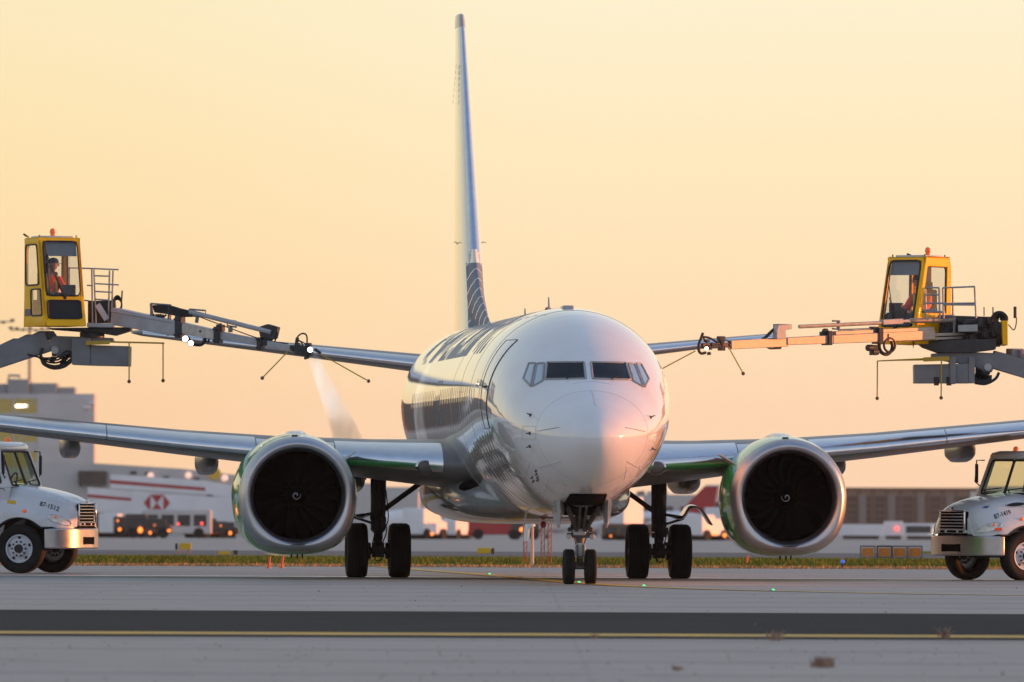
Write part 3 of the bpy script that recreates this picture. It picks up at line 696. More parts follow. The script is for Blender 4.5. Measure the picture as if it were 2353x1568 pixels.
# tail fin, dorsal fillet, stabilisers
def fin_rings(st):
    return [[(y*ch, le+x*ch, z) for x, y in airfoil(tc=tc, camber=0)] for z, le, ch, tc in st]
FST = [(4.9, 31.0, 7.3, .09), (5.9, 31.95, 6.55, .09), (6.9, 32.75, 5.95, .088), (9, 34.5, 4.5, .085), (11, 36.1, 3.1, .085), (12.15, 37.05, 2.15, .085), (12.3, 37.25, 1.9, .08)]
def fin_mat():
    m = pm('fin_paint', (.72, .70, .66), .06, coat=.8); t = m.node_tree; b = t.nodes['Principled BSDF']
    co = N(t, 'ShaderNodeTexCoord'); sp = N(t, 'ShaderNodeSeparateXYZ'); t.links.new(co.outputs['Object'], sp.inputs[0])
    # blue feathered panel low on the fin, crossed by pale lines
    d = math_(t, 'ADD', sp.outputs[1], math_(t, 'MULTIPLY', sp.outputs[2], -.85))
    msk = math_(t, 'MULTIPLY', math_(t, 'LESS_THAN', sp.outputs[2], 6.7), math_(t, 'LESS_THAN', d, 27.3))
    ln = math_(t, 'GREATER_THAN', math_(t, 'FRACT', math_(t, 'DIVIDE', math_(t, 'ADD', sp.outputs[1], math_(t, 'MULTIPLY', sp.outputs[2], 2.2)), .95)), .08)
    col = mixc(t, math_(t, 'MULTIPLY', msk, ln), (.66, .64, .58), (.13, .18, .27)); t.links.new(math_(t, 'ADD', math_(t, 'MULTIPLY', math_(t, 'MULTIPLY', msk, ln), .5), .06), b.inputs['Roughness']); t.links.new(math_(t, 'SUBTRACT', .8, math_(t, 'MULTIPLY', math_(t, 'MULTIPLY', msk, ln), .8)), b.inputs['Coat Weight']); t.links.new(col, b.inputs['Base Color']); return m
M['fin'] = fin_mat()
g = G(); g.loft(fin_rings(FST))
fin = g.build('tail_fin', M['fin'], jet, smooth=50)
g = G(); rr = []
for z, le, ch, w in ((5.15, 27.0, 5.5, .10), (5.5, 28.9, 4.2, .20), (6.0, 30.9, 2.6, .26), (6.6, 32.2, 1.5, .25), (7.0, 32.7, .8, .16)):
    rr.append([(-w*t_**.6, le+ch*t_, z) for t_ in (1, .6, .3, .1, .02)]+[(0, le, z)]+[(w*t_**.6, le+ch*t_, z) for t_ in (.02, .1, .3, .6, 1)])
g.loft(rr); g.build('dorsal_fin', M['fin'], fin, smooth=50)
def fst_at(z):
    for a, b in zip(FST, FST[1:]):
        if a[0] <= z <= b[0]: t = (z-a[0])/(b[0]-a[0]); return tuple(p+(q_-p)*t for p, q_ in zip(a, b))
for z0, z1, mt in ((6.95, 12.0, 'metal'), (6.2, 6.9, 'pale'), (12.0, 12.28, 'fair')):
    g = G(); rr = []
    for i in range(5):
        z, le, ch, tc = fst_at(z0+(z1-z0)*i/4); rr.append([(y*ch*1.02+math.copysign(.003, y), le-.005+x*ch, z) for x, y in airfoil(30, tc, 0) if x <= (.04 if mt != 'fair' else .5)])
    g.loft(rr); g.build('leading_edge', M[mt], fin, smooth=50)
g = G()
for k in range(7):
    z = 11.15-.13*k; yy = 36.55-.02*k
    for dx in (0, .10): g.add([(-.155+.012*k*-1-.004, yy+dx, z), (-.155-.012*k-.004, yy+dx+.05, z), (-.155-.012*k-.004, yy+dx+.05, z-.09), (-.155-.012*k-.004, yy+dx, z-.09)], [(0, 1, 2, 3)])
g.build('registration_mark', M['geardark'], fin, smooth=0)
for x in (-.2, .12):
    g = G(); sg_ = -1 if x < 0 else 1; g.cyl((sg_*.25, 34.6, 7.15), (sg_*.30, 34.4, 7.20), .009, .008, 6); g.cyl((sg_*.30, 34.4, 7.20), (sg_*.35, 34.2, 7.17), .008, .006, 6); g.build('static_probe', M['gear'], fin)
SST = [(.3, 33.0, 4.5, 4.42, .10, 0), (.8, 33.3, 4.2, 4.47, .10, 0), (3.5, 35.1, 2.9, 4.80, .10, 0), (7.0, 37.2, 1.55, 5.21, .09, 0), (7.2, 37.6, 1.1, 5.235, .06, 0)]
for s in (-1, 1):
    g = G(); g.loft(wing_rings(SST, s)); st_ = g.build('stabiliser', M['wing'], jet, smooth=50)
    stn = [lerp_st(SST, 1.1+(7.0-1.1)*i/5) for i in range(6)]; g = G(); g.loft(slat_rings(stn, s, .10)); g.build('leading_edge', M['metal'], st_, smooth=50)
# landing gear
def tyre(g, c, r, w, mi=0):
    pr = [(-.5*w*.62, r*.55), (-.5*w*.9, r*.66), (-.5*w, r*.80), (-.5*w*.95, r*.91), (-.5*w*.74, r*.975)]
    for i in range(5):   # circumferential grooves
        x = -.5*w*.62+i*w*.62/4*1.0
        pr += [(x-.008, r*.995), (x-.006, r*.975), (x+.006, r*.975), (x+.008, r*.995)] if 0 < i < 4 else [(x, r*.99)]
    pr += [(.5*w*.74, r*.975), (.5*w*.95, r*.91), (.5*w, r*.80), (.5*w*.9, r*.66), (.5*w*.62, r*.55)]
    g.lathe(pr, c, (1, 0, 0), 56, mi, caps=True)
    z0 = c[2]-r       # flattened contact patch
    return g
def squash(g, lift):
    g.v = [(x, y, max(z, lift)) for x, y, z in g.v]; return g
def hub(c, r, w, sgn):
    gg = G(); gg.lathe([(-.5*w*.66, r*.56), (-.5*w*.70, r*.50), (-.5*w*.5, r*.44), (-.5*w*.5, r*.2), (-.5*w*.75, r*.18), (-.5*w*.75, .005)], c, (sgn*-1*-1, 0, 0), 28)
    return gg
NG = (0, 4.0)
g = G()
g.cyl((0, 4.0, .33), (0, 4.0, .95), .055, .055, 16); g.cyl((0, 4.0, .62), (0, 3.98, 1.75), .085, .10, 16)
g.cyl((-.26, 4.0, .33), (.26, 4.0, .33), .05, .05, 12); g.box((0, 3.98, .36), (.17, .16, .13))
g.beam((-.06, 3.86, .74), (-.05, 3.78, .52), .03, .05); g.beam((.06, 3.86, .74), (.05, 3.78, .52), .03, .05); g.beam((0, 3.78, .52), (0, 3.92, .36), .10, .05)
for s in (-1, 1):
    g.beam((s*.07, 3.80, 1.02), (s*.30, 3.12, 1.44), .07, .08); g.beam((s*.05, 3.7, 1.05), (s*.06, 3.1, 1.5), .045, .05); g.cyl((s*.13, 3.9, 1.02), (s*.13, 3.9, 1.22), .045, .045, 10)
    g.sphere((s*.20, 3.86, 1.03), .045, 8); g.tube(smooth_path([(s*.05, 3.88, 1.35), (s*.18, 3.8, 1.1), (s*.12, 3.85, .9), (s*.05, 3.9, .7)]), .014, 6)
g.cyl((-.25, 3.9, .93), (.25, 3.9, .93), .04, .04, 10); g.box((0, 3.92, .90), (.36, .14, .05))
ngear = g.build('nose_landing_gear', M['gear'], jet, bevel=.008)
g = G(); g.box((-.02, 3.85, .985), (.24, .14, .13)); g.cyl((-.22, 3.84, .90), (-.22, 3.78, .90), .05, .055, 14); g.cyl((.22, 3.84, .90), (.22, 3.78, .90), .05, .055, 14); g.build('taxi_light', M['pale'], ngear, bevel=.02)
g = G(); g.loft([[(x, 3.97-d, z) for x, d in ((-w, 0), (-w, .1), (w, .1), (w, 0))] for z, w in ((.50, .04), (.56, .085), (.66, .10), (.73, .10), (.78, .06))]); g.build('strut_fork', M['pale'], ngear, bevel=.01)
for s in (-1, 1):
    g = G(); c = (s*.205, 4.0, .327); tyre(g, c, .338, .205); squash(g, 0.0); g.build('tyre', M['tyre'], ngear, smooth=40)
    hub(c, .338, .205, s).build('rim', M['rim'], ngear)
    # curved bay doors hanging either side, turned partly towards the front
    oc = [(-.43, 1.73), (-.485, 1.666), (-.52, 1.556), (-.51, 1.376), (-.475, 1.197), (-.445, 1.07)]
    ic = [(-.41, 1.72), (-.37, 1.60), (-.35, 1.50), (-.345, 1.376), (-.40, 1.25), (-.435, 1.06)]
    A_, B_ = smooth_path([(x, 0, z) for x, z in oc], 4), smooth_path([(x, 0, z) for x, z in ic], 4)
    g = G(); g.loft([[Vector((-s*p.x, 3.02, p.z)), Vector((-s*(p.x*.6+q_.x*.4), 3.0, p.z*.6+q_.z*.4)), Vector((-s*q_.x, 3.22, q_.z)), Vector((-s*(q_.x-.05), 4.2, q_.z+.02)), Vector((-s*(p.x-.0), 4.2, p.z))] for p, q_ in zip(A_, B_)], True, True); g.build('gear_door', M['fair'], ngear, smooth=30)
pane([(-.36, 1.50), (.36, 1.50), (.34, 1.70), (-.34, 1.70)], 'gear_bay_shade', M['void'], off=.012, frame=.008, fm=M['void'])  # flat black patch painted for the shade inside the nose gear bay
gg = G(); gg.loft([[(-.37, y, 1.62), (.37, y, 1.62), (.31, y, zz), (-.31, y, zz)] for y, zz in ((3.2, 1.42), (3.4, 1.30), (4.6, 1.30))]); gg.build('gear_bay_shade', M['void'], ngear)  # solid black block, also standing in for the bay's shade
for s in (-1, 1):
    x0, u0 = s*2.86, 19.6
    g = G()
    g.cyl((x0, u0, .5), (x0, u0, 1.15), .085, .085, 16, 0); g.cyl((x0, u0, .95), (x0, u0-.05, 2.4), .15, .165, 18, 0)
    g.cyl((x0-.62, u0, .54), (x0+.62, u0, .54), .07, .07, 12, 0); g.box((x0, u0-.02, .56), (.24, .26, .30), None, 0)
    g.beam((x0-s*.08, u0, 1.35), (x0-s*.95, u0+.1, 1.98), .08, .10, mi=0)                        # side brace to the fuselage
    g.beam((x0+s*.05, u0-.1, 1.75), (x0+s*.1, u0-1.2, 2.35), .08, .08, mi=0)
    for k in range(9):
        a = random.uniform(-.16, .16); z0 = random.uniform(.7, 1.3)
        g.tube(smooth_path([(x0+a, u0-.18, z0+.5), (x0+a+random.uniform(-.05, .05), u0-.22, z0+.2), (x0+a*1.3, u0-.2, z0-.1), (x0+a*.6, u0-.2, z0-.35)]), .014, 6)
    for k in range(7): g.box((x0+random.uniform(-.16, .16), u0-.17, random.uniform(.55, 1.35)), (random.uniform(.05, .14), .12, random.uniform(.05, .13)))
    g.beam((x0-.07, u0-.14, 1.0), (x0-.06, u0-.32, .78), .035, .06); g.beam((x0+.07, u0-.14, 1.0), (x0+.06, u0-.32, .78), .035, .06); g.beam((x0, u0-.32, .78), (x0, u0-.08, .56), .13, .06)
    for dx in (-.2, .2): g.cyl((x0+dx-.05, u0, .54), (x0+dx+.05, u0, .54), .17, .17, 20)
    g.tube([Vector((x0+.07*math.cos(a), u0-.2, .40+.07*math.sin(a))) for a in [R(360*i/14) for i in range(15)]], .014, 6)
    mg = g.build('main_landing_gear', M['geardark'], jet, bevel=.006)
    for d in (-1, 1):
        g = G(); c = (x0+d*.435, u0, .545); tyre(g, c, .562, .43); squash(g, 0.0); g.build('tyre', M['tyre'], mg, smooth=40)
        hub(c, .562, .43, d).build('rim', M['gear'], mg)
    # shaped outer door linked to the leg
    pts2 = [(.22, 1.28), (.40, 1.22), (.50, 1.30), (.56, 1.40), (.64, 1.46), (.74, 1.465), (.84, 1.42), (.94, 1.30), (1.04, 1.14), (1.07, 1.10)]
    P = smooth_path([(a, b, 0) for a, b in pts2], 4)
    g = G(); g.loft([[(x0+s*p.x, u0-.45, p.y), (x0+s*p.x, u0+.5, p.y+.04)] for p in P], False, False, closed=False); g.build('gear_door', M['chrome'] if False else M['metal'], mg, smooth=60, solid=.035)
    g = G(); g.beam((x0+s*.1, u0-.1, 1.30), (x0+s*.5, u0-.15, 1.24), .05, .06); g.beam((x0+s*.12, u0-.1, 1.10), (x0+s*.5, u0-.15, 1.22), .04, .05); g.build('door_link', M['geardark'], mg)
    g = G(); g.prism([(x0+s*.19, u0-.25, 2.35), (x0+s*.44, u0-.25, 2.35), (x0+s*.44, u0-.25, 1.90), (x0+s*.26, u0-.25, 1.98)], (0, .05, 0)); g.build('gear_door', M['geardark'], mg)
# ------------------------------------------------------------------ de-icing trucks
HS = [(-.45, 1.90, 1.16), (-.2, 1.86, 1.17), (.1, 1.81, 1.17), (.4, 1.745, 1.165), (.62, 1.685, 1.14), (.80, 1.62, 1.07), (.93, 1.555, .97), (1.02, 1.49, .84), (1.06, 1.43, .74)]
fz, fw_ = pchip([(a, b) for a, b, c in HS]), pchip([(a, c) for a, b, c in HS])
AX = .52
def hood_prof(x):
    zt, w = fz(x), fw_(x); R_ = .66
    zb = AX+math.sqrt(max(0, R_*R_-x*x)) if abs(x) < .60 else AX+.30
    zb = max(zb, .98) if x > 0 else max(zb, .80)
    return [(0, zt), (.42*w, zt-.015), (.58*w, zt-.055), (.70*w, zt-.13), (.80*w, zt-.25), (.885*w, zt-.37), (.955*w, zt-.47), (.995*w, zt-.58), (w, min(zt-.66, zb+.10)), (w, zb)]
def hood_pt(x, t, s, off=0.):
    P = hood_prof(x); k = t*(len(P)-1); i = min(int(k), len(P)-2); f = k-i
    P = [Vector((p[0], p[1], 0)) for p in P]
    p0, p1, p2, p3 = P[max(i-1, 0)], P[i], P[i+1], P[min(i+2, len(P)-1)]
    q_ = 0.5*((2*p1)+(p2-p0)*f+(2*p0-5*p1+4*p2-p3)*f*f+(3*p1-p0-3*p2+p3)*f**3)
    tg = (p2-p1).normalized(); n = Vector((-tg.y, tg.x, 0)); n = n if n.x*1+n.y > 0 else -n
    return Vector((x, s*(q_.x+n.x*off), q_.y+n.y*off))
def text_mesh(txt, size):
    cu = bpy.data.curves.new('t', 'FONT'); cu.body = txt; cu.size = size; cu.offset = size*.018; cu.align_x = 'CENTER'; cu.align_y = 'CENTER'
    o = bpy.data.objects.new('t', cu); C.objects.link(o)
    dg = bpy.context.evaluated_depsgraph_get(); me = bpy.data.meshes.new_from_object(o.evaluated_get(dg))
    vs = [v.co.copy() for v in me.vertices]; fs = [list(p.vertices) for p in me.polygons]
    bpy.data.objects.remove(o); bpy.data.meshes.remove(me); return vs, fs
def make_truck(root, number, side, details):
    """x forwards from the front axle, y to the truck's left, z up; side: the side we see (+1 left, -1 right)"""
    P = lambda g, n, m, **k: g.build(n, M[m] if isinstance(m, str) else m, root, **k)
    # bonnet with fenders
    xs = [-.45, -.38, -.3, -.2, -.1, 0, .1, .2, .3, .4, .5, .58, .62, .7, .8, .87, .93, .98, 1.02, 1.06]; g = G(); rings = []
    for x in xs:
        L = [hood_pt(x, i/36, -1) for i in range(36, 0, -1)]+[hood_pt(x, i/36, 1) for i in range(37)]; rings.append(L)
    g.loft(rings, False, False, closed=False)
    tip = rings[-1]; c = [Vector((1.07, p.y, max(1.0, p.z))) for p in tip]; bot = [Vector((1.07, p.y, 1.0)) for p in tip]
    g.loft([tip, [Vector((1.075, p.y*.98, p.z*.995)) for p in tip], [Vector((1.075, p.y*.98, .98)) for p in tip]], False, False, closed=False)
    hood = P(g, 'bonnet', 'truck', smooth=50)
    for s in (-1, 1):   # dark wheel-arch lip and liner
        g = G(); g.loft([[Vector((.66*math.cos(a), s*y, max(.80 if math.cos(a) < 0 else .98, AX+.66*math.sin(a)))) for a in [math.pi*i/24 for i in range(25)]] for y in (.45, 1.178)], False, False, closed=False)
        g.build('arch_liner', M['black'], hood, smooth=60, solid=.03)
        g = G(); o_ = []
        for i in range(21):   # headlamp glass laid on the fender
            a = 2*math.pi*i/20; o_.append((.83+.20*math.cos(a)+.03*math.sin(a), .665+.082*math.sin(a)-.03*math.cos(a)))
        cen = hood_pt(.85, .665, s, .035); ring_ = [hood_pt(min(1.05, x), t, s, .012) for x, t in o_]; g.loft([ring_, [cen+(p-cen)*.75+Vector((0, 0, 0)) for p in ring_], [cen+(p-cen)*.2+Vector((.0, s*.01, 0)) for p in ring_]], False, True, 0)
        g.tube(ring_, .010, 6, 1)
        hl = g.build('headlight', [M['lens'], M['chrome']], hood, smooth=70)
        g = G(); g.sphere(hood_pt(.78, .66, s, .03), (.03, .03, .03), 8); g.build('indicator', M['amber'], hood)
        g = G(); g.sphere(hood_pt(.12, .70, s, .01), (.05, .02, .04), 8); g.build('marker_light', M['amber'], hood)
    vs, fs = text_mesh(number, .122)
    xc, tcn = details['num']
    g = G(); g.add([hood_pt(xc+(v.x if side < 0 else -v.x), tcn-v.y*.95, side, .006) for v in vs], fs); g.build('fleet_number', M['text'], hood, smooth=0)
    if details.get('flag'):
        g = G(); g.add([hood_pt(-.30+dx, .52+dt, side, .005) for dx, dt in ((0, 0), (.19, 0), (.19, .07), (0, .07))], [(0, 1, 2, 3)]); g.build('yellow_sticker', M['signy'], hood, smooth=0)
    else:
        g = G(); g.add([hood_pt(.66+dx, .24+dt, side, .005) for dx, dt in ((0, .04), (.08, 0), (.16, .02), (.08, .07))], [(0, 1, 2, 3)]); g.build('blue_sticker', pm('sticker_blue', (.05, .12, .35), .5), hood, smooth=0)
        g = G()
        o_ = [(.10+.24*math.cos(2*math.pi*i/24), .40+.040*math.sin(2*math.pi*i/24)-.02*math.cos(2*math.pi*i/24)) for i in range(25)]
        ring_ = [hood_pt(x, t, side, .006) for x, t in o_]; g.add([hood_pt(.10, .40, side, .012)]+ring_[:-1], [(0, i+1, (i+1) % 24+1) for i in range(24)], 0); g.tube(ring_, .012, 6, 1); g.build('bonnet_vent', [M['black'], M['chrome']], hood, smooth=60)
        g = G(); g.add([Vector((x, side*1.182, z)) for x, z in ((.66, 1.06), (.85, 1.06), (.85, 1.12), (.66, 1.12))], [(0, 1, 2, 3)]); g.build('reflector', M['red'], hood, smooth=0)
    # grille
    g = G(); g.panel([(1.115, -.50, 1.03), (1.115, .50, 1.03), (1.105, .48, 1.49), (1.105, -.48, 1.49)], [(.04, .05, .96, .93)]); gr = g.build('grille', M['chrome'], root, smooth=30, solid=.04, bevel=.012)
    g = G(); g.box2((1.05, -.5, 1.04), (1.086, .5, 1.46)); g.build('grille_back', M['void'], gr)
    g = G()
    for i in range(6):
        z = 1.085+.066*i; g.box((1.108, 0, z), (.025, .93, .015))
    g.build('grille_bar', M['chrome'], gr)
    g = G(); g.sphere((1.11, 0, 1.515), (.025, .09, .035), 10); g.build('badge', M['chrome'], gr)
    # bumper: wrap-round with a lower opening
    ar = [(1.145, .42), (1.13, .60), (1.09, .76), (1.02, .90), (.93, 1.02), (.82, 1.10), (.70, 1.15), (.56, 1.16)]; pl = [(x, -y) for x, y in ar[::-1]]+[(1.15, -.2), (1.15, .2)]+ar+[(.56, 1.06), (.80, .98), (1.0, .7), (1.0, -.7), (.80, -.98), (.56, -1.06)]
    g = G(); g.prism([(x, y, .52) for x, y in pl], (0, 0, .43)); bp = P(g, 'bumper', 'bumper', smooth=32, bevel=.03, seg=3)
    g = G(); g.box2((1.10, -.36, .60), (1.156, .36, .78)); g.build('lower_intake', M['void'], bp, bevel=.03)
    for z in (.62, .68, .74): pass
    g = G(); g.box2((1.0, -.52, .955), (1.10, .52, 1.0)); g.build('bumper_gap', M['void'], bp)  # solid black block painted as the shade between bumper and grille
    g = G(); g.box2((.98, -.50, 1.0), (1.13, .50, 1.07)); lg = g.build('lower_grille', M['truck'], gr, bevel=.02)
    g = G()
    for y0, y1 in ((-.42, -.25), (-.17, .17), (.25, .42)): g.box2((1.08, y0, 1.012), (1.136, y1, 1.062))
    g.build('slot', M['void'], gr, bevel=.01)
    # cab shell
    a, b, cc, d = (-.26, 1.86), (-.56, 2.60), (-.66, 2.69), (-1.95, 2.72)
    g = G(); th = 1.0
    for s in (-1, 1):
        y, yt = s*1.02, s*.93
        qd = [(-1.95, y, .80), (-.42, y, .80), (-.50, yt, 2.62), (-1.95, yt, 2.62)]
        g.panel([(-1.95, y, 1.80), (-.24, y, 1.80), (-.53, yt, 2.62), (-1.95, yt, 2.62)], [(.28, .10, .90, .92)])
        g.panel([(-1.95, y, .75), (-.42, y, .75), (-.24, y, 1.80), (-1.95, y, 1.80)], [])
    fq = [(-.25, -1.0, 1.82), (-.25, 1.0, 1.82), (-.55, .92, 2.62), (-.55, -.92, 2.62)]
    g.panel(fq, [(.06, .03, .94, .93)])
    bq = [(-1.95, -1.02, .75), (-1.95, 1.02, .75), (-1.95, .93, 2.62), (-1.95, -.93, 2.62)]
    g.panel(bq, [(.15, .66, .85, .92)])
    cab = P(g, 'cab', 'truck', smooth=30, solid=.05, bevel=.02, weld=True)
    g = G(); rr = []
    for k, z in ((1.0, 2.60), (1.01, 2.66), (.97, 2.72), (.85, 2.76)):
        rr.append([(-1.25+(.72*k)*sx_, .94*k*sy_, z+(.0)) for sx_, sy_ in ((-1, -1), (.96, -1), (1.02, -.8), (1.04, 0), (1.02, .8), (.96, 1), (-1, 1))])
    g.loft(rr); g.build('cab_roof', M['truck'], cab, smooth=60)
    for u0, u1 in ((.065, .492), (.508, .935)):
        g = G(); g.add(rrect(fq, u0, .04, u1, .92, .06, 3, Vector((.004, 0, 0))), [tuple(range(16))]); g.build('windscreen', M['tglass'], cab, smooth=0)
        g = G(); lp = rrect(fq, u0, .035, u1, .925, .07, 3, Vector((.01, 0, 0))); g.tube(lp+lp[:2], .022, 6); g.build('windscreen_seal', M['black'], cab)
        g = G(); w0, w1 = bil(fq, (u0+u1)/2-.08, -.01), bil(fq, u0+.06, .14); g.tube([w0+Vector((.05, 0, 0)), w1+Vector((.04, 0, 0))], .014, 6); g.tube([bil(fq, u0+.01, .12)+Vector((.03, 0, 0)), bil(fq, u1-.06, .19)+Vector((.03, 0, 0))], .012, 6); g.build('wiper', M['black'], cab)
    for s in (-1, 1):
        qd = [(-1.95, s*1.02, 1.80), (-.24, s*1.02, 1.80), (-.53, s*.93, 2.62), (-1.95, s*.93, 2.62)]
        g = G(); g.add(rrect(qd, .28, .10, .90, .92, .08, 3, Vector((0, s*.005, 0))), [tuple(range(16))]); g.build('side_window', M['tglass'], cab, smooth=0)
        lp = rrect(qd, .28, .10, .90, .92, .08, 3, Vector((0, s*.012, 0))); g = G(); g.tube(lp+lp[:2], .016, 6); g.build('window_seal', M['black'], cab)
        dq = [(-1.55, s*1.03, .85), (-.47, s*1.03, .85), (-.36, s*1.03, 1.78), (-1.55, s*1.03, 1.78)]
        lp = rrect(dq, 0, 0, 1, 1, .05, 3); g = G(); g.tube(lp, .007, 5); g.build('door_outline', M['black'], cab)
        g = G(); g.box((-.35, s*1.16, 2.28), (.05, .06, .40)); g.tube([(-.42, s*.97, 2.56), (-.38, s*1.20, 2.56), (-.35, s*1.22, 2.1), (-.36, s*1.02, 2.0)], .016, 6); g.build('mirror', M['black'], cab, bevel=.01)
    # interior: dash, wheel, seat, pillar
    g = G(); g.box2((-.62, -.9, 1.45), (-.32, .9, 1.83)); g.build('dashboard', M['dark'], cab, bevel=.04)
    g = G(); g.tube([Vector((-.72+.06*math.sin(t), .48+.2*math.cos(t), 1.92+.19*math.sin(t))) for t in [2*math.pi*i/20 for i in range(21)]], .016, 6); g.build('steering_wheel', M['black'], cab)
    for s in (-1, 1):
        g = G(); g.box2((-1.7, s*.48-.25, 1.15), (-1.2, s*.48+.25, 1.35)); g.box2((-1.75, s*.48-.24, 1.3), (-1.6, s*.48+.24, 2.15)); g.build('seat', M['navy'], cab, bevel=.05)
    g = G(); g.cyl((-.80, side*-.35, 2.74), (-.80, side*-.35, 2.79), .06, .06, 12); g.sphere((-.80, side*-.35, 2.80), (.06, .06, .06), 10); g.build('beacon', M['amber'], cab)
    # chassis, tank, wheels
    g = G()
    for s in (-1, 1): g.box2((-7.2, s*.42-.05, .62), (.95, s*.42+.05, .86))
    g.box((0, 0, .55), (.14, 1.7, .14)); g.box((-5.6, 0, .55), (.2, 1.8, .2)); g.box((.3, 0, 1.0), (.9, .7, .5)); g.box((.2, .5*side, .8), (.5, .2, .25)); g.box((.25, -.5*side, .78), (.4, .15, .2))
    P(g, 'chassis', 'dark', bevel=.01)
    g = G(); g.box2((-7.4, -1.2, .95), (-2.3, 1.2, 2.35)); P(g, 'tank_body', 'truck', bevel=.08)
    for x, ys in ((0, (-1.0, 1.0)), (-5.6, (-.95, .95))):
        for y in ys:
            s = math.copysign(1, y); wn = node('wheel', root)
            g = G(); r, w = .52, .30
            pr = [(-.5*w*.7, r*.56), (-.5*w, r*.72), (-.5*w, r*.84), (-.5*w*.9, r*.95), (-.5*w*.72, r*.99)]+[(k*w*.33-.01*j, r*(1.0 if j else .97)) for k in (-.5, 0, .5) for j in (1, -1, 0)][:0]+[(.5*w*.72, r*.99), (.5*w*.9, r*.95), (.5*w, r*.84), (.5*w, r*.72), (.5*w*.7, r*.56)]
            g.lathe(pr, (x, y, AX), (0, 1, 0), 56); squash(g, .0); g.build('tyre', M['tyre'], wn, smooth=40)
            g = G(); yo = y+s*.10
            g.lathe([(-.02, r*.58), (.035, r*.57), (.03, r*.52), (-.02, r*.49), (-.01, r*.34), (.05, r*.30), (.05, .002)], (x, yo, AX), (0, s, 0), 40); g.build('rim', M['rim'], wn, smooth=40)
            g = G()
            for i in range(5):
                a_ = R(72*i+20); pc = Vector((x+r*.455*math.cos(a_), yo-s*.012, AX+r*.455*math.sin(a_))); g.cyl(pc, pc+Vector((0, s*.012, 0)), .034, .034, 12)
            for i in range(10):
                a_ = R(36*i); pc = Vector((x+r*.285*math.cos(a_), yo+s*.0, AX+r*.285*math.sin(a_))); g.cyl(pc, pc+Vector((0, s*.065, 0)), .022, .02, 8)
            g.cyl((x, yo+s*.04, AX), (x, yo+s*.10, AX), .095, .085, 18); g.build('wheel_nut', M['black'], wn)
    return root
def truck_root(px, py, Y, theta, facing, near, label):
    """near front wheel's ground point at picture (px,py)"""
    f = Vector((facing*math.cos(theta), -math.sin(theta), 0)); rz = math.atan2(f.y, f.x); left = Vector((-f.y, f.x, 0))
    p = W(px, py, Y); p.z = 0; c = p-left*near*1.0
    return thing('deicing_truck', label, 'de-icing truck', c, rz, 'de-icing trucks beside the airliner')
TL = truck_root(47, 1318, 217, R(17), 1, -1, 'white de-icing truck numbered 87-1512 whose raised yellow cabin sprays the tail')
make_truck(TL, '87-1512', -1, dict(num=(.60, .475), flag=True))
TR = truck_root(2350, 1333, 209, R(33), -1, 1, 'white de-icing truck numbered 87-1419 whose boom is lit orange by the sun')
TR.scale = (.95, .95, .95)
make_truck(TR, '87-1419', 1, dict(num=(.50, .505)))

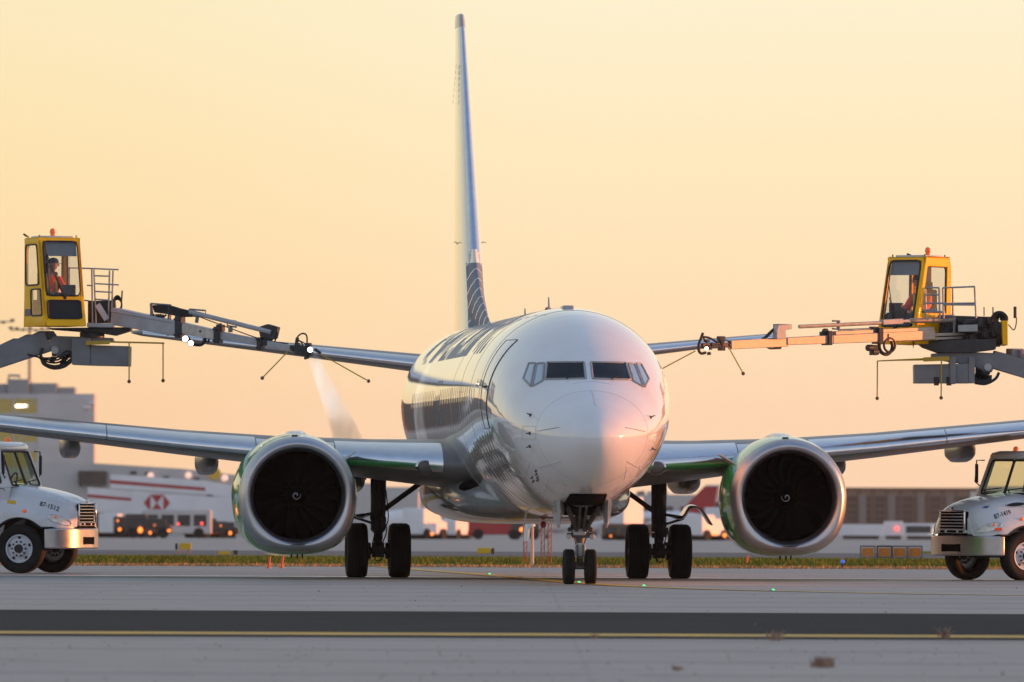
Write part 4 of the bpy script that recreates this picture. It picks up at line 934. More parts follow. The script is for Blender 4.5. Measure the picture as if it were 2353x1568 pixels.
# ------------------------------------------------------------------ aerial cabins and booms
def loc(root, p): return root.matrix_basis.inverted() @ Vector(p)
def aerial_cabin(root, bottom, yaw, flip, S_):
    """box cabin; local x right, y depth (front = -y), z up; flip mirrors left/right"""
    MW = Matrix.Translation(bottom) @ Matrix.Rotation(yaw, 4, 'Z'); MI = root.matrix_basis.inverted() @ MW
    w, D0, D1, h = .90*S_, .52*S_, 1.02*S_, 1.84*S_
    fl = Vector((-w/2, -D1, 0)); fr = Vector((w/2, -D1, 0)); tl = Vector((-w/2, -D0, h)); tr = Vector((w/2, -D0, h))
    bl = Vector((-w/2, D0, 0)); br = Vector((w/2, D0, 0)); bl2 = Vector((-w/2, D0, h)); br2 = Vector((w/2, D0, h))
    front, back = [fl, fr, tr, tl], [bl, br, br2, bl2]
    near, far = ([bl, fl, tl, bl2], [br, fr, tr, br2])
    if flip: near, far = far, near
    Fh = [(.09, .345, .925, .965), (.10, .085, .91, .29)] if not flip else [(.07, .20, .93, .965)]
    Nh = [(.10, .47, .86, .93), (.38, .12, .92, .42)] if not flip else [(.14, .36, .90, .90)]
    Bh, Oh = [(.08, .30, .92, .95)], [(.10, .34, .90, .95)]
    g = G(); g.panel(front, Fh); g.panel(near, Nh); g.panel(back, Bh); g.panel(far, Oh); g.add([bl, br, fr, fl], [(0, 1, 2, 3)]); g.add([bl2, br2, tr, tl], [(0, 1, 2, 3)])
    g.xf(MI); body = g.build('aerial_cabin', M['yellow'], root, smooth=30, solid=.05, weld=True, bevel=.012)
    def win(qd, h_, name='cabin_glass', mat='glass', o=Vector()):
        lp = rrect(qd, *h_, .12, 4, o); gg = G(); gg.add(lp, [tuple(range(len(lp)))]); gg.xf(MI); gg.build(name, M[mat], body, smooth=0)
        gg = G(); gg.tube(lp+lp[:2], .018, 6); gg.xf(MI); gg.build('window_seal', M['black'], body)
    for i, h_ in enumerate(Fh): win(front, h_, 'cabin_glass', 'glass' if i == 0 else 'blackglass', Vector((0, -.006, 0)))
    for h_ in Nh: win(near, h_, o=Vector((-.006 if not flip else .006, 0, 0)))
    for h_ in Bh: win(back, h_, o=Vector((0, .006, 0)))
    for h_ in Oh: win(far, h_, o=Vector((.006 if not flip else -.006, 0, 0)))
    k = Fh[0]
    gg = G(); b_ = bil(front, .52 if not flip else .5, k[1]-.02)+Vector((0, -.05, 0))
    for du, dv in ((-.30, .34), (-.36, .48)): gg.tube([b_, bil(front, .52+du, k[1]+dv)+Vector((0, -.04, 0))], .009, 6)
    gg.tube([bil(front, .17, k[1]+.02)+Vector((0, -.03, 0)), bil(front, .14, k[1]+.60)+Vector((0, -.03, 0))], .010, 6); gg.sphere(b_, .04, 6); gg.xf(MI); gg.build('wiper', M['black'], body)
    # sun visor strip, rear pillar, console, screen, seat
    vq = [bil(front, .09, .80)+Vector((0, .12, 0)), bil(front, .91, .80)+Vector((0, .12, 0)), bil(front, .91, .97)+Vector((0, .12, 0)), bil(front, .09, .97)+Vector((0, .12, 0))]; gg = G(); gg.panel(vq, []); gg.panel([back[0]*1, back[1]*1, back[2]*1, back[3]*1], [(0, 0, .40, 1), (.56, 0, 1, 1), (.40, 0, .56, .30), (.40, .95, .56, 1)]); gg.xf(MI @ Matrix.Translation((0, -.07, 0))); gg.build('visor', M['grey'], body, smooth=0, solid=.02)
    sg = 1 if not flip else -1
    gg = G(); gg.box((sg*.20, -.55, .72*S_), (.30, .10, .30)); gg.box((sg*-.02, -.72, .50*S_), (.34, .25, .40)); gg.box((sg*.30, -.55, .48*S_), (.10, .3, .36)); gg.xf(MI); gg.build('console', M['dark'], body, bevel=.02)
    gg = G(); gg.box((0, .12, .50*S_), (.46, .46, .12)); gg.box((0, .33, .84*S_), (.44, .12, .64)); gg.box((0, .34, 1.24*S_), (.24, .09, .2)); gg.xf(MI); gg.build('seat', M['navy'], body, bevel=.04)
    # roof: hatch, beacon, hooks
    gg = G(); gg.box((0, -.0, h+.03), (w*.8, .7, .05)); gg.xf(MI); gg.build('roof_hatch', M['pale'], body, bevel=.015)
    gg = G(); bx = -.02 if not flip else .27; gg.cyl((bx, -.1, h+.05), (bx, -.1, h+.10), .05, .05, 10); gg.sphere((bx, -.1, h+.15), (.06, .06, .07), 10); gg.xf(MI); gg.build('beacon', M['amber'], body)
    for x, y in ((-w/2+.05, D0-.1), (-w/2+.05, -D0+.1), (w/2-.05, -D0+.1), (w/2-.05, D0-.1)): gg = G(); gg.cyl((x, y, h), (x, y, h+.07), .014, .014, 6); gg.xf(MI); gg.build('roof_hook', M['dark'], body)
    gg = G(); gg.tube([(-w/2+.02, D0-.1, h+.06), (-w/2-.06, D0-.15, h+.10)], .022, 6); gg.xf(MI); gg.build('roof_hook', M['dark'], body)
    if not flip:
        gg = G(); gg.add([bil(near, u, v)+Vector((-.008, 0, 0)) for u, v in ((.05, .12), (.34, .12), (.34, .20), (.05, .20))], [(0, 1, 2, 3)]); gg.xf(MI); gg.build('maker_plate', pm('plate_grey', (.10, .08, .10), .5), body, smooth=0)
    return MW, body
def operator(MW, S_, label, face, vis=1.0):
    p = thing('person', label, 'person', (0, 0, 0)); p.matrix_world = MW
    X = face       # looks along +x * face
    z = .56*S_
    # body: one skinned surface
    V = [(0, .10, z), (0, .12, z+.22), (0, .12, z+.42), (0, .11, z+.55), (.03*X, .08, z+.66), (.05*X, .06, z+.76),
         (-.17, .10, z+.45), (-.22, -.05, z+.24), (-.17, -.28, z+.20), (-.16, -.36, z+.20),
         (.17, .10, z+.45), (.22, -.05, z+.24), (.17, -.28, z+.20), (.16, -.36, z+.20),
         (-.10, .06, z), (-.12, -.36, z+.03), (-.12, -.40, z-.34), (-.12, -.50, z-.38), (.10, .06, z), (.12, -.36, z+.03), (.12, -.40, z-.34), (.12, -.50, z-.38)]
    E = [(0, 1), (1, 2), (2, 3), (3, 4), (4, 5), (2, 6), (6, 7), (7, 8), (8, 9), (2, 10), (10, 11), (11, 12), (12, 13), (0, 14), (14, 15), (15, 16), (16, 17), (0, 18), (18, 19), (19, 20), (20, 21)]
    rad = [.15, .14, .15, .06, .085, .095, .065, .048, .035, .03, .065, .048, .035, .03, .09, .07, .05, .04, .09, .07, .05, .04]
    me = bpy.data.meshes.new('body'); me.from_pydata(V, E, []); me.materials.append(M['skin'])
    b = bpy.data.objects.new('body', me); C.objects.link(b); b.parent = p
    sk = b.modifiers.new('skin', 'SKIN'); b.modifiers.new('sub', 'SUBSURF').render_levels = 2
    for i, r in enumerate(rad): me.skin_vertices[0].data[i].radius = (r, r)
    me.skin_vertices[0].data[0].use_root = True
    g = G()
    for s in (-1, 1):   # fingers and thumb curled on the controls
        for k in range(4): g.tube([(s*.16+(k-1.5)*.02, -.37, z+.205), (s*.16+(k-1.5)*.021, -.42, z+.205-.004*k), (s*.16+(k-1.5)*.02, -.44, z+.17)], .0095, 6)
        g.tube([(s*.13, -.35, z+.2), (s*.115, -.38, z+.19), (s*.12, -.41, z+.175)], .011, 6)
    g.sphere((.045*X, .06, z+.745), (.098, .082, .125), 10); nose = Vector((.05*X+.10*X, .05, z+.735)); g.sphere(nose, (.03, .022, .025), 6); g.sphere((.05*X, -.045, z+.735), (.02, .012, .03), 6)
    g.build('hands_and_face', M['skin'], b, smooth=60)
    g = G(); rr = []
    for zz, w_, d_ in ((z-.02, .19, .15), (z+.15, .185, .14), (z+.3, .20, .145), (z+.43, .21, .13), (z+.50, .13, .09)): rr.append([(w_*math.cos(a), .115+d_*math.sin(a), zz) for a in [2*math.pi*i/20 for i in range(20)]])
    g.loft(rr)
    for s in (-1, 1): g.tube(smooth_path([(s*.17, .10, z+.45), (s*.235, -.05, z+.24), (s*.175, -.27, z+.20)], 5), [.083]+[.078]*4+[.07]*4+[.055]*2, 10)
    g.build('vest', M['vest'], p, smooth=60)
    g = G()
    for s in (-1, 1): g.box((s*.09, -.035, z+.27), (.04, .012, .40))
    g.lathe([(-.025, .206), (.025, .206)], (0, .115, z+.14), (0, 0, 1), 20); g.build('reflective_band', M['band'], p)
    g = G(); g.tube(smooth_path([(-.10, .08, z+.0), (-.12, -.36, z+.03), (-.12, -.40, z-.34)], 5), .095, 10); g.tube(smooth_path([(.10, .08, z+.0), (.12, -.36, z+.03), (.12, -.40, z-.34)], 5), .095, 10); g.build('trousers', M['navy'], p, smooth=60)
    g = G(); c = Vector((.045*X, .06, z+.775)); g.loft([[c+Vector((.115*k*math.cos(a), .108*k*math.sin(a), zz)) for a in [2*math.pi*i/20 for i in range(20)]] for k, zz in ((1, 0), (1.02, .03), (.9, .07), (.6, .10), (.1, .115))])
    g.add([c+Vector((X*x, y, zz)) for x, y, zz in ((.08, -.08, .005), (.21, -.05, -.02), (.21, .05, -.02), (.08, .08, .005))], [(0, 1, 2, 3)]); g.build('cap', M['navy'], p, smooth=60)
    return p
# ---- left one
YL = 217.0
def A(x, y, Y=YL, root=None): return loc(root or TL, W(x, y, Y))
def AL(pts, Y=YL): return [A(x, y, Y) for x, y in pts]
def slab(root, name, pts, Y0, Y1, mat, bevel=.012):
    a = [loc(root, W(x, y, Y0)) for x, y in pts]; off = loc(root, Vector((0, Y1-Y0, 0)))-loc(root, Vector((0, 0, 0)))
    g = G(); g.prism(a, off); return g.build(name, M[mat], root, bevel=bevel)
MWL, cabL = aerial_cabin(TL, W(117, 751, YL), R(19), False, 1.0)
operator(MWL, 1.0, 'cabin operator in an orange vest and dark cap seated behind the slanted front window', 1)
m_ = 1/109.7
slab(TL, 'turret', [(112, 754), (300, 752), (298, 760), (262, 771), (232, 766), (112, 757)], YL-.3, YL+.6, 'dark')
g = G(); g.cyl(A(210, 764), A(210, 777), .26, .26, 24); slw = g.build('slewing_ring', M['dark'], TL)
slab(TL, 'elbow_bracket', [(108, 786), (124, 772), (206, 775), (258, 777), (260, 784), (207, 792), (205, 806), (160, 812), (135, 824), (118, 808)], YL-.2, YL+.25, 'grey')
slab(TL, 'counter_box', [(163, 777), (205, 778), (205, 840), (163, 838)], YL-.42, YL+.4, 'grey')
slab(TL, 'ballast_box', [(205, 793), (298, 796), (297, 842), (205, 840)], YL-.38, YL+.38, 'grey')
g = G(); g.beam(A(-560, 1005, YL), A(110, 784, YL), .40, .44); g.beam(A(-560, 985, YL), A(100, 768, YL), .16, .10)
for x, y in ((10, 799), (40, 790), (70, 782)): g.prism([A(x-32, y+2), A(x+18, y-22), A(x+28, y-8), A(x-22, y+14)], (.3, .1, 0))
boomL = g.build('lower_boom', M['grey'], TL, bevel=.02)
g = G(); g.beam(A(-560, 1005), loc(TL, TL.matrix_basis @ Vector((-6.2, 0, 2.3))), .5, .5); g.build('boom_base', M['grey'], TL, bevel=.02)
g = G()
for k in range(5):
    j = k*4.6; g.tube(smooth_path(AL([(52+j, 812+j*.3), (88+j*.3, 822), (98+j*.5, 838-j*.8), (122+j*.6, 848-j*1.5), (150, 842-j*1.9), (166, 822-j*.6)], YL-.1-.05*k), 6), .019, 8)
g.tube(smooth_path(AL([(96, 800), (92, 818), (104, 838), (130, 843), (158, 834), (166, 812)], YL-.25), 6), .034, 10)
for k in range(10): x = 118+random.uniform(0, 40); g.box(A(x, 822+random.uniform(-12, 12), YL-.05), (.08, .12, .07))
g.build('hydraulic_hose', M['hose'], TL)
g = G(); g.cyl(A(124, 805, YL-.28), A(124, 805, YL-.2), .08, .08, 16); g.build('pivot_pin', M['greyl'], TL)
# platform and ladder behind the cabin
g = G()
def rails(g, lines, Y, r=.018, root=TL):
    for a, b in lines: g.tube([loc(root, W(*a, Y)), loc(root, W(*b, Y))], r, 6)
rails(g, [((200, 617), (271, 620)), ((209, 619), (211, 742)), ((214, 620), (219, 748)), ((250, 622), (247, 748)), ((258, 622), (254, 745)), ((215, 634), (250, 635)), ((215, 652), (271, 655)), ((198, 656), (212, 657)), ((216, 670), (254, 672)), ((216, 688), (248, 690)), ((216, 752), (258, 752))], YL-.1)
g.build('handrail', M['steel'], TL); g = G()
rails(g, [((155, 616), (200, 617)), ((157, 617), (157, 690)), ((190, 690), (255, 700))], YL+.7)
rl = g.build('handrail', M['steel'], TL)
slab(TL, 'platform', [(198, 742), (259, 744), (259, 753), (198, 752)], YL-.5, YL+.6, 'greyl')
slab(TL, 'machine_housing', [(200, 692), (262, 690), (266, 742), (200, 742)], YL+.05, YL+.6, 'dark')
g = G(); g.beam(A(222, 700, YL-.15), A(244, 735, YL-.15), .1, .12); g.build('link_arm', M['pale'], TL)
g = G()
for k in range(5): g.tube([A(268+10*math.cos(t), 700+(20-2*k)*math.sin(t), YL-.1+.05*k) for t in [2*math.pi*i/18 for i in range(19)]], .018, 6)
g.tube([A(279, 668, YL), A(277, 705, YL)], .016, 6); g.build('hose_reel', M['hose'], TL)
# spray boom
def B(x, y, f): return A(x, y, YL-.2-3.0*f)
def fb_(x): return (x-262)/440
def bp(x, y): return B(x, y, fb_(x))
g = G(); g.beam(bp(262, 727), bp(414, 757), .26, .36, .26, .31); g.beam(bp(262, 715), bp(414, 742), .30, .05); b1 = g.build('spray_boom', M['greyl'], TL, bevel=.015)
g = G(); g.beam(bp(405, 751), bp(505, 772), .19, .24, .19, .20); g.build('spray_boom', M['steel'], TL, bevel=.012)
g = G(); g.beam(bp(500, 770), bp(672, 801), .13, .17, .13, .12); g.build('spray_boom', M['greyl'], TL, bevel=.01)
g = G(); g.tube([bp(435, 717), bp(622, 764)], .05, 10); g.build('parallel_tube', M['greyl'], TL)
g = G()
for x0, y0, w_, h_ in ((412, 752, .14, .46), (500, 770, .12, .34), (598, 790, .10, .26)):
    g = G(); g.box(bp(x0, y0), (w_, .3, h_))
    for dz in (-.35, .35): g.box(bp(x0, y0)+Vector((0, -.16, dz*h_)), (w_*1.25, .03, .05))
    if x0 == 500: g.box(bp(505, 754), (.14, .2, .14)); g.box(bp(478, 762), (.4, .1, .05)); g.cyl(bp(505, 743), bp(505, 756), .03, .06, 8)
    g.build('boom_clamp', M['dark'], TL, bevel=.01)
g = G()
for (a, b, c_, d) in ((345, 698, 391, 764), (434, 711, 471, 729), (521, 736, 541, 752)):
    sl = (b-698)*.0; r = .022
    g = G(); g.tube([bp(a, b), bp(c_, b+3), bp(c_, d), bp(a, d-3), bp(a, b)], r, 6)
    if a == 345: g.tube([bp(345, 698), bp(349, 728)], .03, 6); g.tube([bp(387, 700), bp(384, 772)], .025, 6)
    if a == 434: g.tube([bp(452, 729), bp(450, 742)], .04, 6)
    if a == 521: g.tube([bp(528, 752), bp(528, 764)], .05, 6)
    g.build('boom_bracket', M['grey'], TL)
g = G()
for k in range(5): g.tube(smooth_path([bp(350+k, 704+k*3), bp(385, 704+k*4), bp(415, 712+k*3.5), bp(442, 718+k*2)], 6), .028, 6)
for k in range(4): g.tube(smooth_path([bp(352+5*k, 722), bp(353+6*k, 730), bp(362+6*k, 724)], 5), .022, 6)
g.tube(smooth_path([bp(440, 722), bp(520, 752), bp(600, 780), bp(660, 790)], 8), .012, 5)
g.build('hose_chain', M['hose'], TL)
g = G(); g.prism([bp(591, 752), bp(612, 745), bp(636, 752), bp(630, 778), bp(604, 785), bp(596, 776)], (0, .2, 0)); g.box(bp(612, 788), (.2, .16, .12)); g.build('boom_joint', M['dark'], TL, bevel=.01)
g = G(); g.tube(smooth_path([bp(626, 750), bp(635, 758), bp(633, 775), bp(628, 790)], 6), .016, 6); g.tube(smooth_path([bp(578, 790), bp(583, 778), bp(592, 780)], 6), .016, 6); g.tube(smooth_path([bp(430, 775), bp(440, 790), bp(462, 792), bp(470, 778)], 6), .035, 8); g.tube(smooth_path([bp(465, 780), bp(478, 786), bp(476, 774)], 5), .02, 6); g.build('cable_loop', M['hose'], TL)
g = G()
for k in range(16):
    x, y = 672+random.uniform(0, 40), 801+random.uniform(-12, 12); g.box(bp(x, y), (random.uniform(.05, .14), .15, random.uniform(.05, .13)))
g.beam(bp(668, 800), bp(712, 812), .1, .12); g.cyl(bp(700, 812), bp(704, 824), .05, .07, 10); g.beam(bp(676, 808), bp(682, 776), .05, .06); g.cyl(bp(722, 803), bp(735, 812), .035, .03, 8)
noz = g.build('spray_nozzle', M['dark'], TL, bevel=.008)
g = G(); g.tube(smooth_path([bp(678, 790), bp(682, 775), bp(692, 767), bp(702, 770), bp(704, 785), bp(701, 800)], 6), .018, 6); g.tube(smooth_path([bp(683, 784), bp(690, 786), bp(697, 800)], 6), .014, 6); g.tube(smooth_path([bp(680, 780), bp(696, 788), bp(706, 797)], 6), .012, 6); g.build('nozzle_hose', M['hose'], TL)
def lamp(root, p, r, mat, parent=None, toward=Vector((0, -1, 0))):
    c = loc(root, p); d = (loc(root, p+toward)-c).normalized(); g = G(); g.cyl(c+d*.02, c-d*.09, r*1.25, r*.8, 14, 1); g.cyl(c+d*.021, c+d*.03, r, r*.95, 14, 0); return g.build('work_lamp', [M[mat], M['black']], root, smooth=30)
lamp(TL, W(424, 779, YL-1.6), .062, 'lampw'); lamp(TL, W(437, 789, YL-1.6), .055, 'lampw'); lamp(TL, W(711, 804, YL-3.4), .055, 'lampy')
def feeler(root, a, b, Ya, Yb=None):
    p, q_ = loc(root, W(*a, Ya)), loc(root, W(*b, Yb or Ya)); g = G(); g.tube([p, q_], .014, 6, 0); g.sphere(q_, .04, 8, 1); return g.build('feeler_rod', [M['rod'], M['rodtip']], root)
sp_ = bpy.data.lights.new('boom_floodlight', 'SPOT'); sp_.energy = 1500; sp_.color = (.95, .97, 1); sp_.spot_size = R(34); sp_.spot_blend = .6; sp_.shadow_soft_size = .06
so_ = bpy.data.objects.new('boom_floodlight', sp_); C.objects.link(so_); so_.location = W(441, 792, YL-1.75); so_.rotation_euler = (W(755, 905, YL-3.0)-so_.location).to_track_quat('-Z', 'Y').to_euler()
feeler(TL, (662, 806), (601, 869), YL-3); feeler(TL, (728, 810), (845, 876), YL-3.2)
g = G(); g.beam(A(196, 789, YL-.45), A(250, 787, YL-.45), .12, .08); g.tube([A(250, 786, YL-.45), A(376, 789, YL-.45)], .02, 6); g.build('guard_arm', M['rod'], TL)
feeler(TL, (295, 786), (295, 877), YL-.45); feeler(TL, (373, 789), (373, 875), YL-.45)
# ---- right one
YR = 209.0
def D(x, y, Y=YR): return loc(TR, W(x, y, Y))
def c4(x, y): return (1764.9+x*.2502, 545.8+y*.2502)
def c3(x, y): return (1436+x*.2502, 689.4+y*.2502)
MWR, cabR = aerial_cabin(TR, W(2109, 792, YR+.6), R(-33), True, .95)
operator(MWR, .95, 'cabin operator half hidden by the dark frame of the sunlit cabin', -1)
slab(TR, 'turret', [c4(*p) for p in ((1360, 960), (1700, 940), (2100, 930), (2085, 1030), (1850, 1060), (1560, 1060), (1420, 1010))], YR, YR+.8, 'dark')
g = G(); g.cyl(D(2187, 798, YR+.4), D(2187, 812, YR+.4), .30, .30, 24); g.build('slewing_ring', M['dark'], TR)
slab(TR, 'elbow_bracket', [c4(*p) for p in ((1495, 1068), (1780, 1050), (2060, 1062), (2110, 1110), (2048, 1240), (1960, 1235), (1890, 1180), (1495, 1115))], YR+.1, YR+.6, 'grey')
slab(TR, 'counter_box', [c4(*p) for p in ((1665, 1100), (1720, 1100), (1720, 1345), (1665, 1345))], YR-.12, YR+.7, 'grey')
slab(TR, 'counter_box', [c4(*p) for p in ((1838, 1100), (1893, 1100), (1893, 1338), (1838, 1338))], YR-.10, YR+.7, 'grey')
slab(TR, 'ballast_box', [c4(*p) for p in ((1335, 1168), (1840, 1160), (1840, 1340), (1337, 1340))], YR-.05, YR+.65, 'grey')
g = G()
for x in (1540, 1655): g.box(D(*c4(x, 1322), YR-.08), (.06, .1, .18))
g.build('box_hook', M['dark'], TR)
g = G(); g.beam(D(*c4(2050, 1120), YR+.3), D(3000, 1040, YR+.3), .42, .38); g.beam(D(*c4(2060, 1060), YR+.3), D(2960, 985, YR+.3), .20, .10)
for x, y in ((2260, 1065), (2340, 1075), (2440, 1110)): g.box(D(*c4(x, y), YR+.3), (.3, .25, .2))
g.build('lower_boom', M['grey'], TR, bevel=.02)
g = G(); g.beam(D(3000, 1035, YR+.3), loc(TR, TR.matrix_basis @ Vector((-6.2, 0, 2.3))), .5, .5); g.build('boom_base', M['grey'], TR, bevel=.02)
g = G(); g.cyl(D(*c4(2014, 1192), YR+.02), D(*c4(2014, 1192), YR+.1), .08, .08, 16); g.build('pivot_pin', M['greyl'], TR)
g = G()
for k in range(6): g.tube(smooth_path([D(*c4(*p), YR+.05*k) for p in ((1898, 1200+k*16), (1960, 1225+k*18), (2040-k*10, 1300-k*8), (1980, 1335-k*10), (1890, 1330-k*14))], 6), .028, 6)
g.tube(smooth_path([D(*c4(*p), YR) for p in ((2115, 1240), (2080, 1300), (1990, 1345), (1890, 1335))], 8), .035, 6)
for k in range(9): g.box(D(*c4(1960+random.uniform(-40, 70), 1270+random.uniform(-40, 40)), YR+.2), (.09, .1, .07))
g.build('hydraulic_hose', M['hose'], TR)
# machine platform behind the rails
slab(TR, 'machine_housing', [c4(*p) for p in ((1400, 735), (1690, 718), (1900, 725), (2080, 730), (2140, 800), (2140, 985), (1400, 985))], YR+.35, YR+1.2, 'dark')
slab(TR, 'machine_cover', [c4(*p) for p in ((1740, 805), (1920, 800), (1920, 865), (1740, 868))], YR+.1, YR+.34, 'greyl')
slab(TR, 'end_cover', [c4(*p) for p in ((2145, 765), (2196, 765), (2197, 990), (2150, 985))], YR-.1, YR+1.3, 'yellow')
g = G()
for k in range(16): g.box(D(*c4(1780+random.uniform(0, 330), 770+random.uniform(-30, 210)), YR+.3), (random.uniform(.08, .25), .2, random.uniform(.08, .2)))
g.beam(D(*c4(1740, 960), YR+.2), D(*c4(1960, 1000), YR+.2), .1, .11); g.cyl(D(*c4(1800, 780), YR+.25), D(*c4(1930, 775), YR+.25), .06, .06, 12); g.build('machine_part', M['dark'], TR, bevel=.01)
g = G()
rl4 = [((1430, 462), (1562, 462)), ((1437, 462), (1444, 742)), ((1564, 462), (1572, 742)), ((1600, 464), (1606, 742)), ((1598, 464), (1895, 452)), ((1690, 462), (1692, 720)), ((1891, 452), (1905, 742)), ((1600, 608), (1898, 604)), ((1440, 527), (1562, 527)), ((1440, 604), (1600, 606)), ((1400, 682), (1592, 682)), ((1398, 682), (1398, 742)), ((1600, 618), (1896, 620)), ((1412, 672), (1550, 662))]
rails(g, [(c4(*a), c4(*b)) for a, b in rl4], YR-.1, .021, TR); g.build('handrail', M['steel'], TR)
g = G()
for off in (0, 25, 50): g.tube(smooth_path([D(*c4(*p), YR+.3+off*.004) for p in ((2035+off, 850), (2045+off, 760), (2085+off*.8, 700), (2140, 695+off), (2180-off*.5, 730), (2182-off, 765))], 6), .04, 8)
g.tube(smooth_path([D(*c4(*p), YR+.1) for p in ((2275, 735), (2272, 800), (2250, 850), (2200, 800))], 6), .012, 6); g.build('cable_loop', M['hose'], TR)
g = G()
for x, y0, y1, r in ((1978, 640, 722, .012), (2060, 640, 722, .014), (2263, 636, 742, .034)): g.tube([D(*c4(x, y0), YR+.3), D(*c4(x, y1), YR+.3)], r, 6)
g.build('whip_antenna', M['dark'], TR)
# spray boom: swings towards the camera at its tip
def bq_(x, y): return D(x, y, YR-.1-4.3*(2150-x)/540)
def q4(x, y): return bq_(*c4(x, y))
def q3(x, y): return bq_(*c3(x, y))
g = G(); g.beam(q4(150, 955), q4(1000, 918), .16, .16, .20, .20); g.build('spray_boom', M['alu'], TR, bevel=.012)
g = G(); g.beam(q4(565, 938), q4(1500, 895), .20, .18, .22, .2); g.build('spray_boom', M['alu'], TR, bevel=.012)
g = G(); g.beam(q3(955, 413), q3(1480, 388), .12, .19, .12, .19); g.build('spray_boom', M['alu'], TR, bevel=.012)
g = G(); g.beam(q4(600, 880), q4(1500, 840), .12, .08); g.build('slide_rail', M['alu'], TR, bevel=.008)
g = G(); g.beam(q4(1128, 905), q4(2095, 878), .10, .065); g.build('slide_rail', M['alu'], TR, bevel=.008)
g = G(); g.beam(q4(1175, 945), q4(2032, 910), .08, .055); g.build('slide_rail', M['alu'], TR, bevel=.008)
g = G(); g.tube([q4(280, 820), q4(1040, 785)], .042, 10); g.build('parallel_tube', M['alu'], TR)
g = G(); g.beam(q4(1035, 780), q4(1220, 770), .12, .11); g.beam(q4(1215, 770), q4(1300, 765), .06, .06); g.build('tube_sleeve', M['greyl'], TR, bevel=.01)
g = G(); P_ = []
a0, a1 = q4(1300, 766), q4(1700, 756)
for i in range(420): t = i/419; P_.append(a0+(a1-a0)*t+Vector((0, math.cos(i*.52)*.045, math.sin(i*.52)*.045)))
g.tube(P_, .014, 5); g.build('coiled_cable', M['alu'], TR); g = G()
a0, a1 = q4(640, 858), q4(930, 848)
g.tube([a0+(a1-a0)*(i/299)+Vector((0, math.cos(i*.6)*.03, math.sin(i*.6)*.03)) for i in range(300)], .010, 5); g.build('coiled_cable', M['alu'], TR)
g = G()
g.box(q4(535, 925), (.10, .28, .30)); g.box(q4(540, 885), (.36, .1, .08)); g.cyl(q4(520, 862)-Vector((0, .05, 0)), q4(520, 862)+Vector((0, .05, 0)), .06, .06, 14); g.build('boom_clamp', M['dark'], TR, bevel=.01)
g = G(); g.box(q4(1000, 905), (.12, .28, .34)); g.box(q4(965, 850), (.16, .14, .14)); g.box(q4(1040, 920), (.24, .2, .16)); g.build('boom_clamp', M['dark'], TR, bevel=.01)
g = G(); g.cyl(q4(905, 1015), q4(950, 1015), .07, .07, 12); g.cyl(q4(945, 1052), q4(1000, 1052), .07, .07, 12); g.box(q4(962, 1035), (.16, .1, .22)); g.build('drive_motor', M['dark'], TR, bevel=.01)
g = G(); g.tube([q4(585, 768), q4(650, 768), q4(640, 845), q4(585, 838)], .022, 6); g.tube([q4(640, 770), q4(640, 850)], .04, 6); g.build('boom_bracket', M['grey'], TR); g = G(); g.tube([q4(1700, 720), q4(1700, 885)], .04, 6); g.tube([q4(1560, 722), q4(1700, 720)], .03, 6); g.build('boom_bracket', M['grey'], TR)
g = G(); g.tube([q4(1075+62*math.cos(t), 1000+74*math.sin(t)) for t in [2*math.pi*i/28 for i in range(29)]], .04, 8); g.tube([q4(1085+52*math.cos(t), 990+64*math.sin(t))+Vector((0, .1, 0)) for t in [2*math.pi*i/28 for i in range(29)]], .025, 8)
for k in range(5): g.tube(smooth_path([q4(1580+k*28, 790), q4(1570+k*28, 840), q4(1600+k*28, 865), q4(1625+k*24, 830), q4(1620+k*24, 780)], 5), .016, 6)
g.tube(smooth_path([q4(1700, 730), q4(1740, 780), q4(1735, 840), q4(1700, 885)], 6), .02, 6); g.build('cable_loop', M['hose'], TR)
g = G(); g.prism([q3(*p) for p in ((1350, 285), (1365, 230), (1490, 225), (1490, 268), (1430, 280), (1440, 360), (1350, 362))], (0, .16, 0)); g.build('boom_joint', M['greyl'], TR, bevel=.01)
g = G(); g.box(q3(1430, 245), (.30, .17, .10)); g.tube(smooth_path([q3(1400, 240), q3(1340, 290), q3(1290, 340), q3(1255, 365)], 6), .035, 8); g.tube(smooth_path([q3(1470, 250), q3(1440, 300), q3(1425, 360), q3(1430, 410)], 6), .03, 8)
for k in range(6): g.tube(smooth_path([q3(1300+22*k, 365), q3(1290+22*k, 420), q3(1330+18*k, 450), q3(1400+8*k, 430-8*k)], 5), .012, 6)
g.tube(smooth_path([q3(1240, 368), q3(1265, 410), q3(1330, 450), q3(1430, 440)], 6), .014, 6); g.build('joint_hose', M['hose'], TR)
g = G()
for k in range(14):
    x = 720+random.uniform(0, 170); g.box(q3(x, 400+random.uniform(-45, 45)), (random.uniform(.05, .13), .13, random.uniform(.05, .12)))
g.beam(q3(700, 420), q3(960, 415), .08, .1); g.cyl(q3(765, 480), q3(768, 505), .04, .05, 10); g.sphere(q3(943, 415), .06, 8)
g.build('spray_nozzle', M['dark'], TR, bevel=.008)
g = G(); g.tube(smooth_path([q3(710, 305), q3(690, 360), q3(672, 410), q3(672, 465), q3(695, 492), q3(735, 485)], 6), .03, 8); g.tube(smooth_path([q3(712, 340), q3(770, 350), q3(840, 390), q3(890, 430)], 6), .024, 8); g.tube(smooth_path([q3(705, 345), q3(730, 370), q3(755, 420)], 6), .016, 6); g.tube(smooth_path([q3(900, 400), q3(910, 370), q3(945, 378), q3(955, 410)], 6), .012, 6); g.build('nozzle_hose', M['hose'], TR)
lamp(TR, W(1622, 801, YR-4.4), .036, 'lampy')
feeler(TR, c3(640, 470), (1510, 853), YR-4.4, YR-4.6); feeler(TR, c3(943, 430), c3(1080, 677), YR-4.0)
